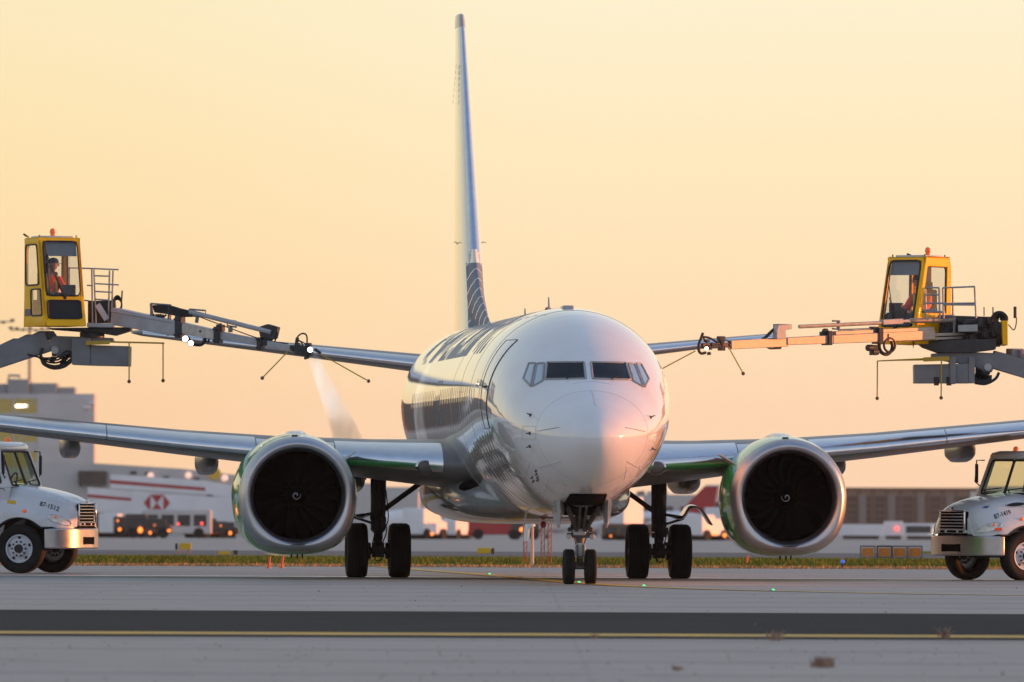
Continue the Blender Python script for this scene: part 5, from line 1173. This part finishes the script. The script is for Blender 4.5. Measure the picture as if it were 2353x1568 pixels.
g = G(); g.beam(D(*c4(1420, 1122), YR-.15), D(*c4(1660, 1112), YR-.15), .14, .09); g.tube([D(*c4(1440, 1120), YR-.15), D(*c4(1160, 1128), YR-.15), D(*c4(995, 1136), YR-.15)], [.03, .018, .014], 6); g.build('guard_arm', M['rod'], TR)
feeler(TR, c4(998, 1136), c4(996, 1478), YR-.15); feeler(TR, c4(1586, 1132), c4(1583, 1474), YR-.15)
# ---- spray from the left nozzle
g = G(); rr = []; path = smooth_path([W(711, 806, YL-3.3), W(717, 816, YL-3.25), W(728, 845, YL-3.2), W(748, 890, YL-3.0), W(768, 935, YL-2.6), W(785, 975, YL-2.2), W(797, 1008, YL-1.8)], 6)
for i, p in enumerate(path):
    t = i/(len(path)-1); w0 = .03+.30*t**.75; rr.append([p+Vector((w0*math.cos(a), w0*math.sin(a), 0)) for a in [2*math.pi*k/16 for k in range(16)]])
g.loft(rr)
sv = bpy.data.materials.new('spray_mist'); sv.use_nodes = True; t = sv.node_tree; t.nodes.clear()
pv = N(t, 'ShaderNodeVolumePrincipled'); pv.inputs['Color'].default_value = (.9, .92, .95, 1); pv.inputs['Anisotropy'].default_value = .2
co = N(t, 'ShaderNodeTexCoord'); nz = N(t, 'ShaderNodeTexNoise'); nz.inputs['Scale'].default_value = 2.4; nz.inputs['Detail'].default_value = 4
mpv = N(t, 'ShaderNodeMapping'); mpv.inputs['Scale'].default_value = (2.2, 2.2, .45); t.links.new(co.outputs['Object'], mpv.inputs[0]); t.links.new(mpv.outputs[0], nz.inputs[0]); dn = ramp(t, [(.40, (.55, .55, .55)), (.66, (1.7, 1.7, 1.7))]); t.links.new(nz.outputs[0], dn.inputs[0])
t.links.new(dn.outputs[0], pv.inputs['Density']); oo = N(t, 'ShaderNodeOutputMaterial'); t.links.new(pv.outputs[0], oo.inputs['Volume'])
spr = g.build('deicing_spray', sv, None, smooth=60); spr['kind'] = 'stuff'; spr['label'] = 'thin white jet of de-icing fluid falling from the left nozzle'; spr['category'] = 'spray'
# ------------------------------------------------------------------ far side of the airport
def gp(x, Y, z=None):
    p = W(x, 1150, Y); p.z = ground_z(Y) if z is None else z; return p
def zat(x, y, Y): return W(x, y, Y).z
# terminal tower at the left
YT = 1400.0; gz = ground_z(YT)
tw = thing('terminal_building', 'grey clad terminal block with yellow lit windows, behind the truck numbered 87-1512', 'building', gp(0, YT))
ox = tw.location.x; sT = YT/F
def TX(x): return (x-1176.5)*sT+.05-ox   # picture x -> local x
def TZ(y): return W(100, y, YT).z-gz
x0, x1, xm = TX(-420), TX(215), TX(87)
g = G(); g.box2((xm, 0, 0), (x1, 7, TZ(905)))
for k in range(9):
    z = TZ(905)-k*TZ(905)/9-.9; g.box2((xm+.05, -.06, z-.05), (x1-.02, 0, z+.05))
wl = g.build('wall', M['clad'], tw, smooth=0)
g = G(); yrows = [(917, 950), (983, 1016), (1038, 1075), (1098, 1130)]
zs_ = [TZ(905)]+[TZ(v) for r_ in yrows for v in r_]+[0]
for i in range(0, len(zs_), 2): g.box2((x0, .15, zs_[i+1]), (xm-.02, 20, zs_[i]))
for k in range(-9, 4): xx = TX(30+k*55); g.box2((xx-.12, .05, 0), (xx+.12, 1.5, TZ(905)-.1))
g.build('facade', M['clad2'], tw, smooth=0)
for yt, yb in yrows:
    for k in range(-9, 3):
        a, b = TX(30+k*55)+.13, min(TX(30+(k+1)*55)-.13, xm-.05)
        if b-a < .3: continue
        g = G(); g.box2((a, .5, TZ(yb)), (b, .6, TZ(yt)), 0); 
        if random.random() < .7: g.beam((a+.1, .42, TZ(yb)+.1), (b-.1, .42, TZ(yt)-.2), .1, .12, mi=1)
        g.build('window', [M['winlit'], M['clad2']], tw, smooth=0)
g = G(); g.box2((TX(34), .4, TZ(936)), (TX(60), .46, TZ(931))); g.build('ceiling_lamp', M['lampy'], tw)
g = G(); g.box2((TX(-180), 4, TZ(905)), (TX(10), 14, TZ(882))); g.box2((TX(12), 3, TZ(905)), (TX(62), 12, TZ(871))); g.box2((TX(64), 4, TZ(905)), (TX(125), 12, TZ(880))); g.box2((TX(120), 5, TZ(905)), (TX(166), 11, TZ(889)))
g.tube([(TX(13), 6, TZ(873)), (TX(13), 6, TZ(862)), (TX(38), 6, TZ(863)), (TX(38), 6, TZ(868))], .2, 6); g.build('roof_plant', pm('roof_plant_grey', (.30, .30, .30), .6, var=.1), tw, bevel=.15)
for x, y in ((208, 925), (196, 935)): g = G(); g.box2((TX(x)-.4, -.6, TZ(y+4)), (TX(x)+.5, 0, TZ(y-2))); g.build('wall_lamp', M['bgwhite'], tw, bevel=.1)
# low concourse running off to the right of it
YC = 1250.0
cb = thing('concourse', 'long low grey concourse with a red eaves stripe, right of the terminal block', 'building', gp(300, YC)); zc0 = ground_z(YC)
def CX(x): return (x-1176.5)*YC/F+.05-cb.location.x
def CZ(y): return W(300, y, YC).z-zc0
g = G(); g.loft([[(CX(60), 0, 0), (CX(60), 25, 0), (CX(60), 25, CZ(1062)), (CX(60), 0, CZ(1062))], [(CX(230), 0, 0), (CX(230), 25, 0), (CX(230), 25, CZ(1066)), (CX(230), 0, CZ(1066))], [(CX(420), 0, 0), (CX(420), 25, 0), (CX(420), 25, CZ(1077)), (CX(420), 0, CZ(1077))], [(CX(535), 0, 0), (CX(535), 25, 0), (CX(535), 25, CZ(1090)), (CX(535), 0, CZ(1090))], [(CX(640), 0, 0), (CX(640), 25, 0), (CX(640), 25, CZ(1112)), (CX(640), 0, CZ(1112))], [(CX(960), 0, 0), (CX(960), 25, 0), (CX(960), 25, CZ(1128)), (CX(960), 0, CZ(1128))]]); g.build('wall', M['clad2'], cb, smooth=0)
g = G(); g.box2((CX(180), -1.5, CZ(1115)), (CX(245), .5, CZ(1083))); g.box2((CX(182), -1.6, CZ(1120)), (CX(190), -1.5, CZ(1083))); g.build('annex', M['bgdark'], cb)
for x, y in ((305, 1086), (340, 1088), (380, 1097), (450, 1100)): g = G(); g.box2((CX(x-7), -.4, CZ(y+4)), (CX(x+7), 0, CZ(y-3))); g.build('vent', M['bgdark'], cb, bevel=.05)
for x, y in ((345, 1093), (432, 1092), (515, 1098)): g = G(); g.sphere((CX(x), -.4, CZ(y)), .4, 8); g.build('wall_lamp', pm('wall_lamp_pink', (.8, .55, .45), .4, emit=(1, .62, .48), es=.8), cb)
g = G(); g.cyl((CX(492), -.5, CZ(1087)), (CX(492), -.8, CZ(1087)), .75, .75, 20); g.build('round_sign', M['signy'], cb)
# jet bridges
def bridge(name_label, Y, poly, stripe, cat='jet bridge', logo=None, legs=()):
    r_ = thing('jet_bridge', name_label, cat, gp(poly[0][0], Y)); o = r_.location
    def P(x, y, dy=0.): p = W(x, y, Y); return Vector((p.x-o.x, dy, p.z-o.z))
    g = G(); g.prism([P(*p) for p in poly], (0, 3.2, 0)); g.build('tunnel', M['bgwhite'], r_, smooth=0)
    g = G(); g.prism([P(*p, -.04) for p in stripe], (0, .035, 0)); g.build('red_stripe', M['red'], r_, smooth=0)
    for x, y0, y1 in legs: g = G(); g.cyl(P(x, y0, 1.5), Vector((P(x, y1).x, 1.5, 0)), .35, .35, 10); g.cyl(Vector((P(x, y1).x-.8, 1.5, .5)), Vector((P(x, y1).x+.8, 1.5, .5)), .5, .5, 12); g.build('leg', M['bgdark'], r_)
    if logo:
        (xa, ya, xb, yb) = logo; xm_, ym_ = (xa+xb)/2, (ya+yb)/2; w4 = (xb-xa)/4
        g = G(); g.prism([P(x, y, -.08) for x, y in ((305, 1128), (438, 1142), (438, 1200), (300, 1190))], (0, .07, 0), 0); g.build('panel', M['bgwhite'], r_, smooth=0)
        T = [[(xa, ym_), (xa+w4, ya), (xa+w4, yb)], [(xb, ym_), (xb-w4, yb), (xb-w4, ya)], [(xa+w4, ya), (xb-w4, ya), (xm_, ym_)], [(xa+w4, yb), (xm_, ym_), (xb-w4, yb)]]
        g = G()
        for tri in T: g.prism([P(x, y, -.13) for x, y in tri], (0, .045, 0))
        g.build('red_emblem', M['red'], r_, smooth=0)
    return r_
bridge('white jet bridge with a red stripe along it, under the round yellow sign', 1120, [(252, 1090), (470, 1105), (540, 1118), (540, 1145), (470, 1136), (252, 1122)], [(250, 1103), (470, 1121), (470, 1128), (250, 1111)], legs=((480, 1135, 1200),))
bridge('white jet bridge carrying a red and white bow-tie emblem on its panel', 1000, [(200, 1120), (330, 1133), (560, 1146), (700, 1150), (700, 1192), (560, 1200), (400, 1200), (200, 1180)], [(200, 1136), (300, 1145), (300, 1151), (200, 1143)], logo=(329, 1137, 389, 1175), legs=((330, 1195, 1235), (520, 1200, 1235)))
# floodlight masts
for x, yt, yb, n, lb in ((65, 757, 1160, 7, 'tall floodlight mast with a crown of lamps, left of the slewing yellow cabin'), (-18, 738, 1160, 5, 'floodlight mast at the edge with lamps on outstretched arms')):
    Y = 1700; b_ = gp(x, Y); ms_ = thing('floodlight_mast', lb, 'light mast', b_, group='floodlight masts'); h = W(x, yt, Y).z-b_.z
    g = G(); g.cyl((0, 0, 0), (0, 0, h), .45, .22, 10); g.cyl((-3.2, 0, h-.1), (3.2, 0, h-.1), .12, .12, 6); g.build('pole', M['grey'], ms_)
    for k in range(n):
        xx = -3.1+6.2*k/(n-1); g = G(); g.box((xx, -.3, h+random.uniform(-.3, .3)), (.7, .5, .4), Matrix.Rotation(random.uniform(-.4, .4), 3, 'Y')); g.build('floodlight', M['dark'], ms_, bevel=.05)
# vehicles on the far apron
def vehicle(label, cat, x, Y, L, H, mat, name, wins=4, cabend=None, glows=(), group='vehicles on the far apron', rz=0., winmat='windark'):
    r_ = thing(name, label, cat, gp(x, Y), rz, group)
    g = G()
    if cabend: g.prism([(-L/2, -1.1, .45), (L/2, -1.1, .45), (L/2, -1.1, H*.55), (L/2-.9, -1.1, H*.62), (L/2-1.3, -1.1, H*.85), (L/2-2.2, -1.1, H*.85), (L/2-2.25, -1.1, H), (-L/2, -1.1, H)], (0, 2.2, 0))
    else: g.box2((-L/2, -1.25, .4), (L/2, 1.25, H))
    g.build('body', M[mat], r_, bevel=.12)
    for k in range(wins):
        xa = -L/2+.35+k*(L-.5)/wins; g = G(); g.box2((xa, -1.27, H*.42), (xa+(L-.5)/wins-.3, -1.2, H*.82)); g.build('window', M[winmat], r_, bevel=.05)
    for xa in (-L*.32, L*.32):
        g = G(); g.cyl((xa, -1.26, .5), (xa, 1.26, .5), .5, .5, 14); g.build('wheel', M['tyre'], r_)
    for xa, za, rr_, mt in glows:
        g = G(); g.sphere((xa, -1.35, za), (rr_*.7, .15, rr_*random.uniform(.5, .9)), 8); g.build('lamp', M[mt], r_)  # the amber beads glow in place of sun glints on the bodywork
    return r_
vehicle('grey airport bus with four dark windows under the emblem jet bridge', 'bus', 405, 980, 6.6, 2.7, 'clad', 'airport_bus', 4, glows=((.2, 1.35, .14, 'bgred'), (2.4, 1.4, .16, 'bgred')))
vehicle('dark tug with sun glints as glowing amber beads beside the grille of the truck numbered 87-1512', 'tug', 300, 960, 3.2, 2.0, 'bgdark', 'baggage_tug', 2, glows=((.2, .9, .30, 'bgglint'), (-1.0, .8, .2, 'bgglint'), (-1.2, 1.6, .12, 'bgglint'), (.9, 1.5, .10, 'bgred')))
vehicle('dark service van with glowing amber beads for sun glints, left of the airport bus', 'van', 340, 940, 4.2, 2.2, 'bgdark', 'service_van', 2, True, glows=((-.7, .75, .30, 'bgglint'), (1.9, .7, .2, 'bgglint'), (.6, 1.2, .10, 'bgglint'), (.2, .5, .16, 'bgglint')))
vehicle('dark van with a red tail lamp close to the bumper of the truck numbered 87-1512', 'van', 245, 1000, 4.0, 2.4, 'brown', 'service_van', 2, True, glows=((.2, 1.4, .22, 'bgred'),))
vehicle('dark low loader between the airport bus and the engine', 'loader', 495, 990, 4.5, 1.9, 'bgdark', 'belt_loader', 1, True, glows=((1.4, .5, .2, 'bgglint'), (-.6, .9, .12, 'bgglint'), (.5, 1.2, .09, 'bgglint')))
vehicle('sunlit white catering truck left of the red container', 'truck', 975, 960, 4.2, 2.9, 'bgwhite', 'catering_truck', 0, True, rz=R(56), glows=((-.8, .5, .22, 'bgglint'),))
vehicle('red box truck parked under the belly of the airliner', 'truck', 1138, 980, 5.2, 3.0, 'red', 'box_truck', 0, True)
vehicle('dark tractor with a glowing amber bead for a sun glint, between the red box truck and the nose wheels', 'tug', 1205, 960, 2.6, 1.9, 'bgdark', 'baggage_tug', 1, glows=((-.3, .95, .30, 'bgglint'),))
vehicle('bright sunlit white hangar van right of the nose wheels', 'truck', 1428, 960, 3.6, 4.0, 'bgwhite', 'high_lift_truck', 0, None, rz=R(58))
vehicle('dark baggage carts in a line right of the nose wheels', 'carts', 1440, 930, 4.6, 1.5, 'brown', 'baggage_cart', 3, glows=((1.2, 1.1, .16, 'bgglint'), (-1.5, .4, .12, 'bgglint')))
vehicle('pale fuel truck behind the right main wheels', 'truck', 1620, 950, 4.4, 2.4, 'bgwhite', 'fuel_truck', 0, True, rz=R(54), glows=((-.5, .6, .25, 'bgglint'), (1.1, .5, .25, 'bgglint')))
vehicle('small white box added to catch the sun beside the left main wheels, behind the catering truck', 'tug', 1040, 1000, 3.4, 1.9, 'bgwhite', 'sun_box_white', 0, None, rz=R(60))  # this box and the next three are added as sunlit orange faces
vehicle('orange box added to catch the sun between the airport bus and the left engine', 'loader', 470, 1005, 4.0, 2.6, 'orange', 'sun_box_orange', 0, None, rz=R(55))
vehicle('pale box van added to catch the sun next to the amber tug by the truck numbered 87-1512', 'van', 268, 985, 3.2, 2.3, 'bgwhite', 'service_van', 0, True, rz=R(58))
vehicle('tall white box added to catch the sun behind the right main wheels', 'container', 1660, 1010, 3.0, 3.2, 'bgwhite', 'sun_box_tall', 0, None, rz=R(57))
# parked airliners far off
def parked(label, x, Y, sc, rz, tailmat, stripe=None):
    r_ = thing('parked_airliner', label, 'airliner', gp(x, Y), rz, 'airliners parked at the far gates'); r_.scale = (sc, sc, sc)
    g = G(); rr = []
    for u, w in ((0, .05), (.4, .55), (1.2, 1.0), (2.6, 1.5), (4.5, 1.85), (24, 1.85), (28, 1.6), (31, 1.0), (34, .35), (35, .1)):
        zc_ = 3.2+(max(0, u-24)*.09); rr.append([(u-17, w*math.cos(a), zc_+w*math.sin(a)) for a in [2*math.pi*i/24 for i in range(24)]])
    g.loft(rr); fu = g.build('fuselage', M['bgwhite'], r_, smooth=60)
    for k in range(24):
        g = G(); xx = -11+k*.85; g.box2((xx, -1.86, 3.55), (xx+.3, -1.80, 3.95)); g.build('window', M['windark'], fu)
    g = G(); g.prism([(11, -.15, 4.9), (15.5, -.15, 9.6), (18, -.15, 9.6), (17, -.15, 4.6)], (0, .3, 0)); g.build('tail_fin', M[tailmat], r_, bevel=.05)
    for s in (-1, 1):
        g = G(); g.prism([(-3, s*1.6, 2.4), (2.5, s*1.6, 2.4), (8.5, s*15, 3.6), (6.8, s*15, 3.6)], (0, 0, .25)); g.build('wing', M['clad2'], r_)
        g = G(); g.lathe([(0, .7), (.1, .95), (1.4, 1.05), (3.2, .75)], (-2.5, s*5, 1.7), (1, 0, 0), 20, caps=True); g.build('engine', M['bgwhite'], r_, smooth=40)
        g = G(); g.prism([(13.5, s*.4, 4.4), (16, s*.4, 4.4), (17.6, s*5.5, 4.9), (16.6, s*5.5, 4.9)], (0, 0, .15)); g.build('stabiliser', M['clad2'], r_)
        g = G(); g.cyl((1, s*2.4, .5), (1, s*2.4, 2.4), .15, .15, 8); g.cyl((1, s*2.4-.4, .5), (1, s*2.4+.4, .5), .5, .5, 14); g.build('main_gear', M['bgdark'], r_)
    g = G(); g.cyl((-13, 0, .4), (-13, 0, 2), .12, .12, 8); g.cyl((-13, -.3, .4), (-13, .3, .4), .4, .4, 14); g.build('nose_gear', M['bgdark'], r_)
    if stripe:
        g = G()
        for k, (xx, zz) in enumerate(((-7.4, 3.0), (-6.3, 2.75), (-5.2, 2.85), (-3.6, 2.55))): g.tube([(xx+.35*math.cos(R(a)), -1.9, zz+.5*math.sin(R(a))) for a in range(30, 330, 30)], .14, 6)
        g.build('maroon_mark', pm('maroon', (.16, .03, .05), .5), fu)
    return r_
parked('white airliner with maroon marks on its side, parked beyond the left main wheels', 1080, 1120, .62, R(4), 'bgwhite', True)
parked('white airliner with a red tail, parked beyond the right main wheels', 1420, 1080, .58, R(-8), 'red')
# right-hand background
YB = 2200.0; br = thing('brick_building', 'brown brick building with pale pilasters, beyond the white trailers at the right', 'building', gp(2040, YB)); zb_ = ground_z(YB); o_ = br.location
def BX(x): return (x-1176.5)*YB/F+W(2040, 1150, YB).x-(2040-1176.5)*YB/F-o_.x
def BZ(y): return W(2040, y, YB).z-zb_
g = G(); g.box2((BX(1890), 0, 0), (BX(2250), 15, BZ(1121))); g.build('wall', M['brown'], br, smooth=0)
for k in range(9):
    x = 1905+k*33.5
    if k % 2: continue
    g = G(); g.box2((BX(x), -.5, 0), (BX(x+17), 0, BZ(1139))); g.build('pilaster', pm('pilaster_tan', (.24, .19, .17), .8), br, smooth=0)
g = G(); g.box2((BX(1890), -.4, BZ(1139)), (BX(2250), 0, BZ(1136))); g.build('cornice', pm('cornice_tan', (.24, .19, .17), .8), br, smooth=0)
for row in range(5):
    for k in range(22):
        x = 1897+k*16+(3 if k % 2 else -3)
        g = G(); g.box2((BX(x), -.3, BZ(1132+row*15+5)), (BX(x+6), .1, BZ(1132+row*15-3))); g.build('window', M['windark'] if row else pm('warm_window', (.3, .16, .08), .4), br, smooth=0) if not (row and 0 < (x-1905) % 67 < 15) else None
for x0_, x1_, y0_, Y, lb in ((1925, 2030, 1205, 1100, 'long white trailer below the brown brick building, nearest the engine'), (2030, 2075, 1198, 1120, 'tall white trailer below the brown brick building, in the middle'), (2075, 2160, 1203, 1090, 'white cabin with a dark glazed front, close to the grille of the truck numbered 87-1419')):
    a, b = gp(x0_, Y), gp(x1_, Y); h = zat(x0_, y0_, Y)-a.z; r_ = thing('trailer', lb, 'trailer', (a+b)/2, 0, 'white trailers by the far road'); w_ = (b.x-a.x)/2-.05
    g = G(); g.box2((-w_, 0, .5), (w_, 2.5, h)); g.box2((-w_, -.03, h*.68), (w_, 0, h*.71)); g.build('body', M['bgwhite'], r_, bevel=.03)
    g = G(); g.box2((-w_*.8, .2, .1), (w_*.8, 2.2, .5)); g.build('running_gear', M['bgdark'], r_)
    if 'glazed' in lb:
        g = G(); g.box2((-w_*.9, -.05, .8), (w_*.5, .02, h*.85)); g.build('glazing', M['windark'], r_)
        g = G(); g.sphere((w_*.8, -.2, .9), .22, 8); g.build('lamp', M['lampy'], r_)
    if 'middle' in lb: g = G(); g.sphere((.3, -.2, h*.62), .2, 8); g.build('lamp', M['bgred'], r_)
# hazy low buildings along the horizon; last two added out of view for reflections
for x0_, x1_, y0_, Y, lb, mt in ((560, 1000, 1118, 1900, 'low hazy grey hangar on the horizon behind the left engine', 'clad2'), (1000, 1330, 1128, 2000, 'low hazy grey hangar on the horizon behind the belly', 'clad'), (1330, 1620, 1136, 1800, 'low hazy hangar on the horizon behind the nose wheels', 'clad2'), (1620, 1900, 1126, 2050, 'low hazy brown block on the horizon behind the engine at the right', 'clad'), (2250, 2800, 1130, 1900, 'low hazy shed on the horizon behind the truck numbered 87-1419', 'clad2'),
                      (-4263, -251, 793, 700, 'very long terminal wing added out of view to the left for fuselage reflections', 'bgdark'), (-3600, -190, 866, 420, 'long low dark block added out of view to the left for fuselage reflections', 'brown')):
    a, b = gp(x0_, Y), gp(x1_, Y); h = zat(max(300, x0_), y0_, Y)-a.z; o = thing('hangar', lb, 'building', (a+b)/2); w_ = (b.x-a.x)/2
    g = G(); g.box2((-w_, 0, 0), (w_, 40, h)); g.box2((-w_*.96, 4, h), (-w_*.5, 30, h*1.12)); g.box2((w_*.1, 4, h), (w_*.4, 30, h*1.08)); g.build('wall', M[mt], o, smooth=0)
    for k in range(6): g = G(); xx = -w_*.9+k*w_*.3; g.box2((xx, -.2, .2), (xx+w_*.18, .05, h*.72)); g.build('hangar_door', M['bgdark' if mt != 'bgdark' else 'clad2'], o, smooth=0)
# far treeline: one mass
g = G()
for i in range(2600):
    x = random.uniform(-500, 500); y = random.uniform(2500, 2560); z = ground_z(y)+random.random()**.7*random.uniform(5, 8); r_ = random.uniform(.6, 1.5); a = random.uniform(0, 3.1)
    dx, dz = math.cos(a)*r_, math.sin(a)*r_; g.add([(x-dx, y, z-dz), (x+dz, y+.5, z-dx), (x+dx, y, z+dz), (x-dz, y-.5, z+dx)], [(0, 1, 2, 3)])
struct(g.build('treeline', pm('far_leaves', (.06, .055, .04), .9, var=.4, scale=.05), smooth=0), 'stuff')
# airfield signs, posts and cones
def sign(label, x, y, w_px, h_px, mat, legs=True, extra=None, cat='airfield sign', group='airfield signs beyond the grass'):
    hy = HZ+784+(x-1176.5)*math.sin(ROLL); Y = min(HC*F/(y-hy), 300); p = gp(x, Y); s_ = Y/F
    r_ = thing('airfield_sign', label, cat, p, 0, group); lz = (y-0)*0; base = .10
    return r_, s_
r_, s_ = sign('orange airfield sign on thin legs with a dark end panel, below the airport bus', 422, 1270, 0, 0, 'orange')
g = G(); g.box2((-.17, 0, .12), (.20, .1, .31)); g.build('board', M['signy'], r_, bevel=.01)
g = G(); g.box2((-.26, .01, .12), (-.19, .1, .30)); g.build('end_panel', M['bgdark'], r_, bevel=.01)
g = G(); g.box2((-.19, -.004, .13), (-.13, .0, .30)); g.build('stripe', M['pale'], r_)
for xx in (-.22, -.12, 0, .1, .18): g = G(); g.cyl((xx, .05, 0), (xx, .05, .14), .012, .012, 6); g.build('leg', M['orange'], r_)
r_, s_ = sign('small yellow airfield sign lying left of the left engine', 515, 1275, 0, 0, 'signy')
g = G(); g.box2((-.17, 0, .0), (.17, .1, .10)); g.build('board', M['signy'], r_, bevel=.01); g = G(); g.box2((.25, 0, 0), (.38, .1, .13)); g.build('end_panel', M['bgdark'], r_, bevel=.01)
r_, s_ = sign('yellow airfield sign with a grey end, beyond the belly', 1113, 1275, 0, 0, 'signy')
g = G(); g.box2((-.22, 0, .04), (.18, .12, .21)); g.build('board', M['signy'], r_, bevel=.02); g = G(); g.box2((.185, 0, .03), (.28, .14, .20)); g.build('end_panel', M['bgdark'], r_, bevel=.02)
for i, x in enumerate((1993, 2031, 2066, 2101)):
    r_, s_ = sign(('orange square panel in a grey frame, end of the row nearest the engine', 'orange square panel in a dark frame, second from the engine', 'orange square panel in a grey frame, third from the engine', 'orange square panel in a grey frame, end of the row nearest the truck')[i], x, 1284, 0, 0, 'orange', group='orange panels in a row on the far grass')
    g = G(); g.box2((-.165, 0, .06), (.165, .06, .30)); g.build('board', M['orange'], r_); g = G()
    for sx_ in (-.20, .20): g.box2((sx_-.02, -.02, 0), (sx_+.02, .12, .36))
    g.box2((-.2, -.01, .32), (.2, .1, .37)); g.box2((-.2, -.01, .02), (.2, .1, .05)); g.build('frame', M['bgdark'] if i == 1 else M['grey'], r_); g = G(); g.box2((-.03, -.006, .20), (.03, 0, .22)); g.build('latch', M['signy'], r_)
def cone(x, y, label, h):
    hy = HZ+784+(x-1176.5)*math.sin(ROLL); Y = HC*F/(y-hy); r_ = thing('marker_post', label, 'marker', gp(x, Y), 0, 'orange marker posts on the verge')
    g = G(); g.cyl((0, 0, 0), (.03, 0, h), .032, .026, 10); g.build('post', pm('marker_orange', (.75, .12, .06), .5), r_); g = G(); g.cyl((0, 0, 0), (0, 0, .025), .07, .06, 12); g.build('foot', M['orange'], r_)
cone(616, 1306, 'thin orange marker post under the left engine, the one further left', .26); cone(646, 1306, 'orange marker post under the middle of the left engine', .28); cone(1714, 1298, 'orange marker post left of the engine at the right', .24)
p = gp(1935, 246); r_ = thing('edge_light', 'small blue taxiway edge light on the verge below the far engine', 'taxiway light', p); g = G(); g.cyl((0, 0, 0), (0, 0, .14), .03, .03, 8); g.build('stem', M['dark'], r_); g = G(); g.sphere((0, 0, .16), (.05, .05, .05), 8); g.build('lens', pm('blue_lens', (.03, .12, .5), .2, emit=(.05, .2, 1), es=.5), r_)
for x, h, lb in ((1246, 1.35, 'orange lattice post under the belly, the thicker of two'), (1262, 1.25, 'thin orange post under the belly, nearer the nose wheels'), (1206, 1.3, 'orange post under the belly, furthest from the nose wheels')):
    Y = 252; r_ = thing('frangible_post', lb, 'post', gp(x, Y), 0, 'orange posts under the belly'); mo = pm('post_orange', (.55, .14, .06), .5); g = G()
    g.cyl((-.04, 0, 0), (-.04, 0, h), .014, .014, 6); g.cyl((.04, 0, 0), (.04, 0, h), .014, .014, 6)
    for k in range(8): g.cyl((-.04, 0, h*k/8), (.04, 0, h*(k+1)/8), .008, .008, 5)
    g.build('mast', mo, r_); g = G(); g.cyl((0, 0, 0), (0, 0, .03), .1, .1, 10); g.build('foot', M['orange'], r_)
p = gp(1222, 250); r_ = thing('windsock', 'pale drooping windsock on a short pole, left of the nose wheels', 'windsock', p); g = G(); g.cyl((0, 0, 0), (0, 0, .95), .045, .035, 10); g.build('pole', pm('pole_pink', (.7, .5, .45), .6), r_)
g = G(); g.tube(smooth_path([(-.0, 0, .92), (-.06, 0, 1.0), (-.12, 0, .9), (-.14, 0, .6)], 5), [.09, .1, .1, .1, .1, .09, .09, .09, .085, .085, .08, .08, .075, .075, .07, .07], 10); g.build('sock', M['bgwhite'], r_, smooth=60)

# ---HAZE
hz = bpy.data.materials.new('haze_air'); hz.use_nodes = True; t = hz.node_tree; t.nodes.clear()
pv = N(t, 'ShaderNodeVolumePrincipled'); pv.inputs['Color'].default_value = (.96, .92, .88, 1); pv.inputs['Density'].default_value = .00004; pv.inputs['Anisotropy'].default_value = .55
oo = N(t, 'ShaderNodeOutputMaterial'); t.links.new(pv.outputs[0], oo.inputs['Volume'])
g = G(); g.box2((-2600, -100, -7), (2600, 3000, 26)); struct(g.build('haze', hz, smooth=0), 'stuff')
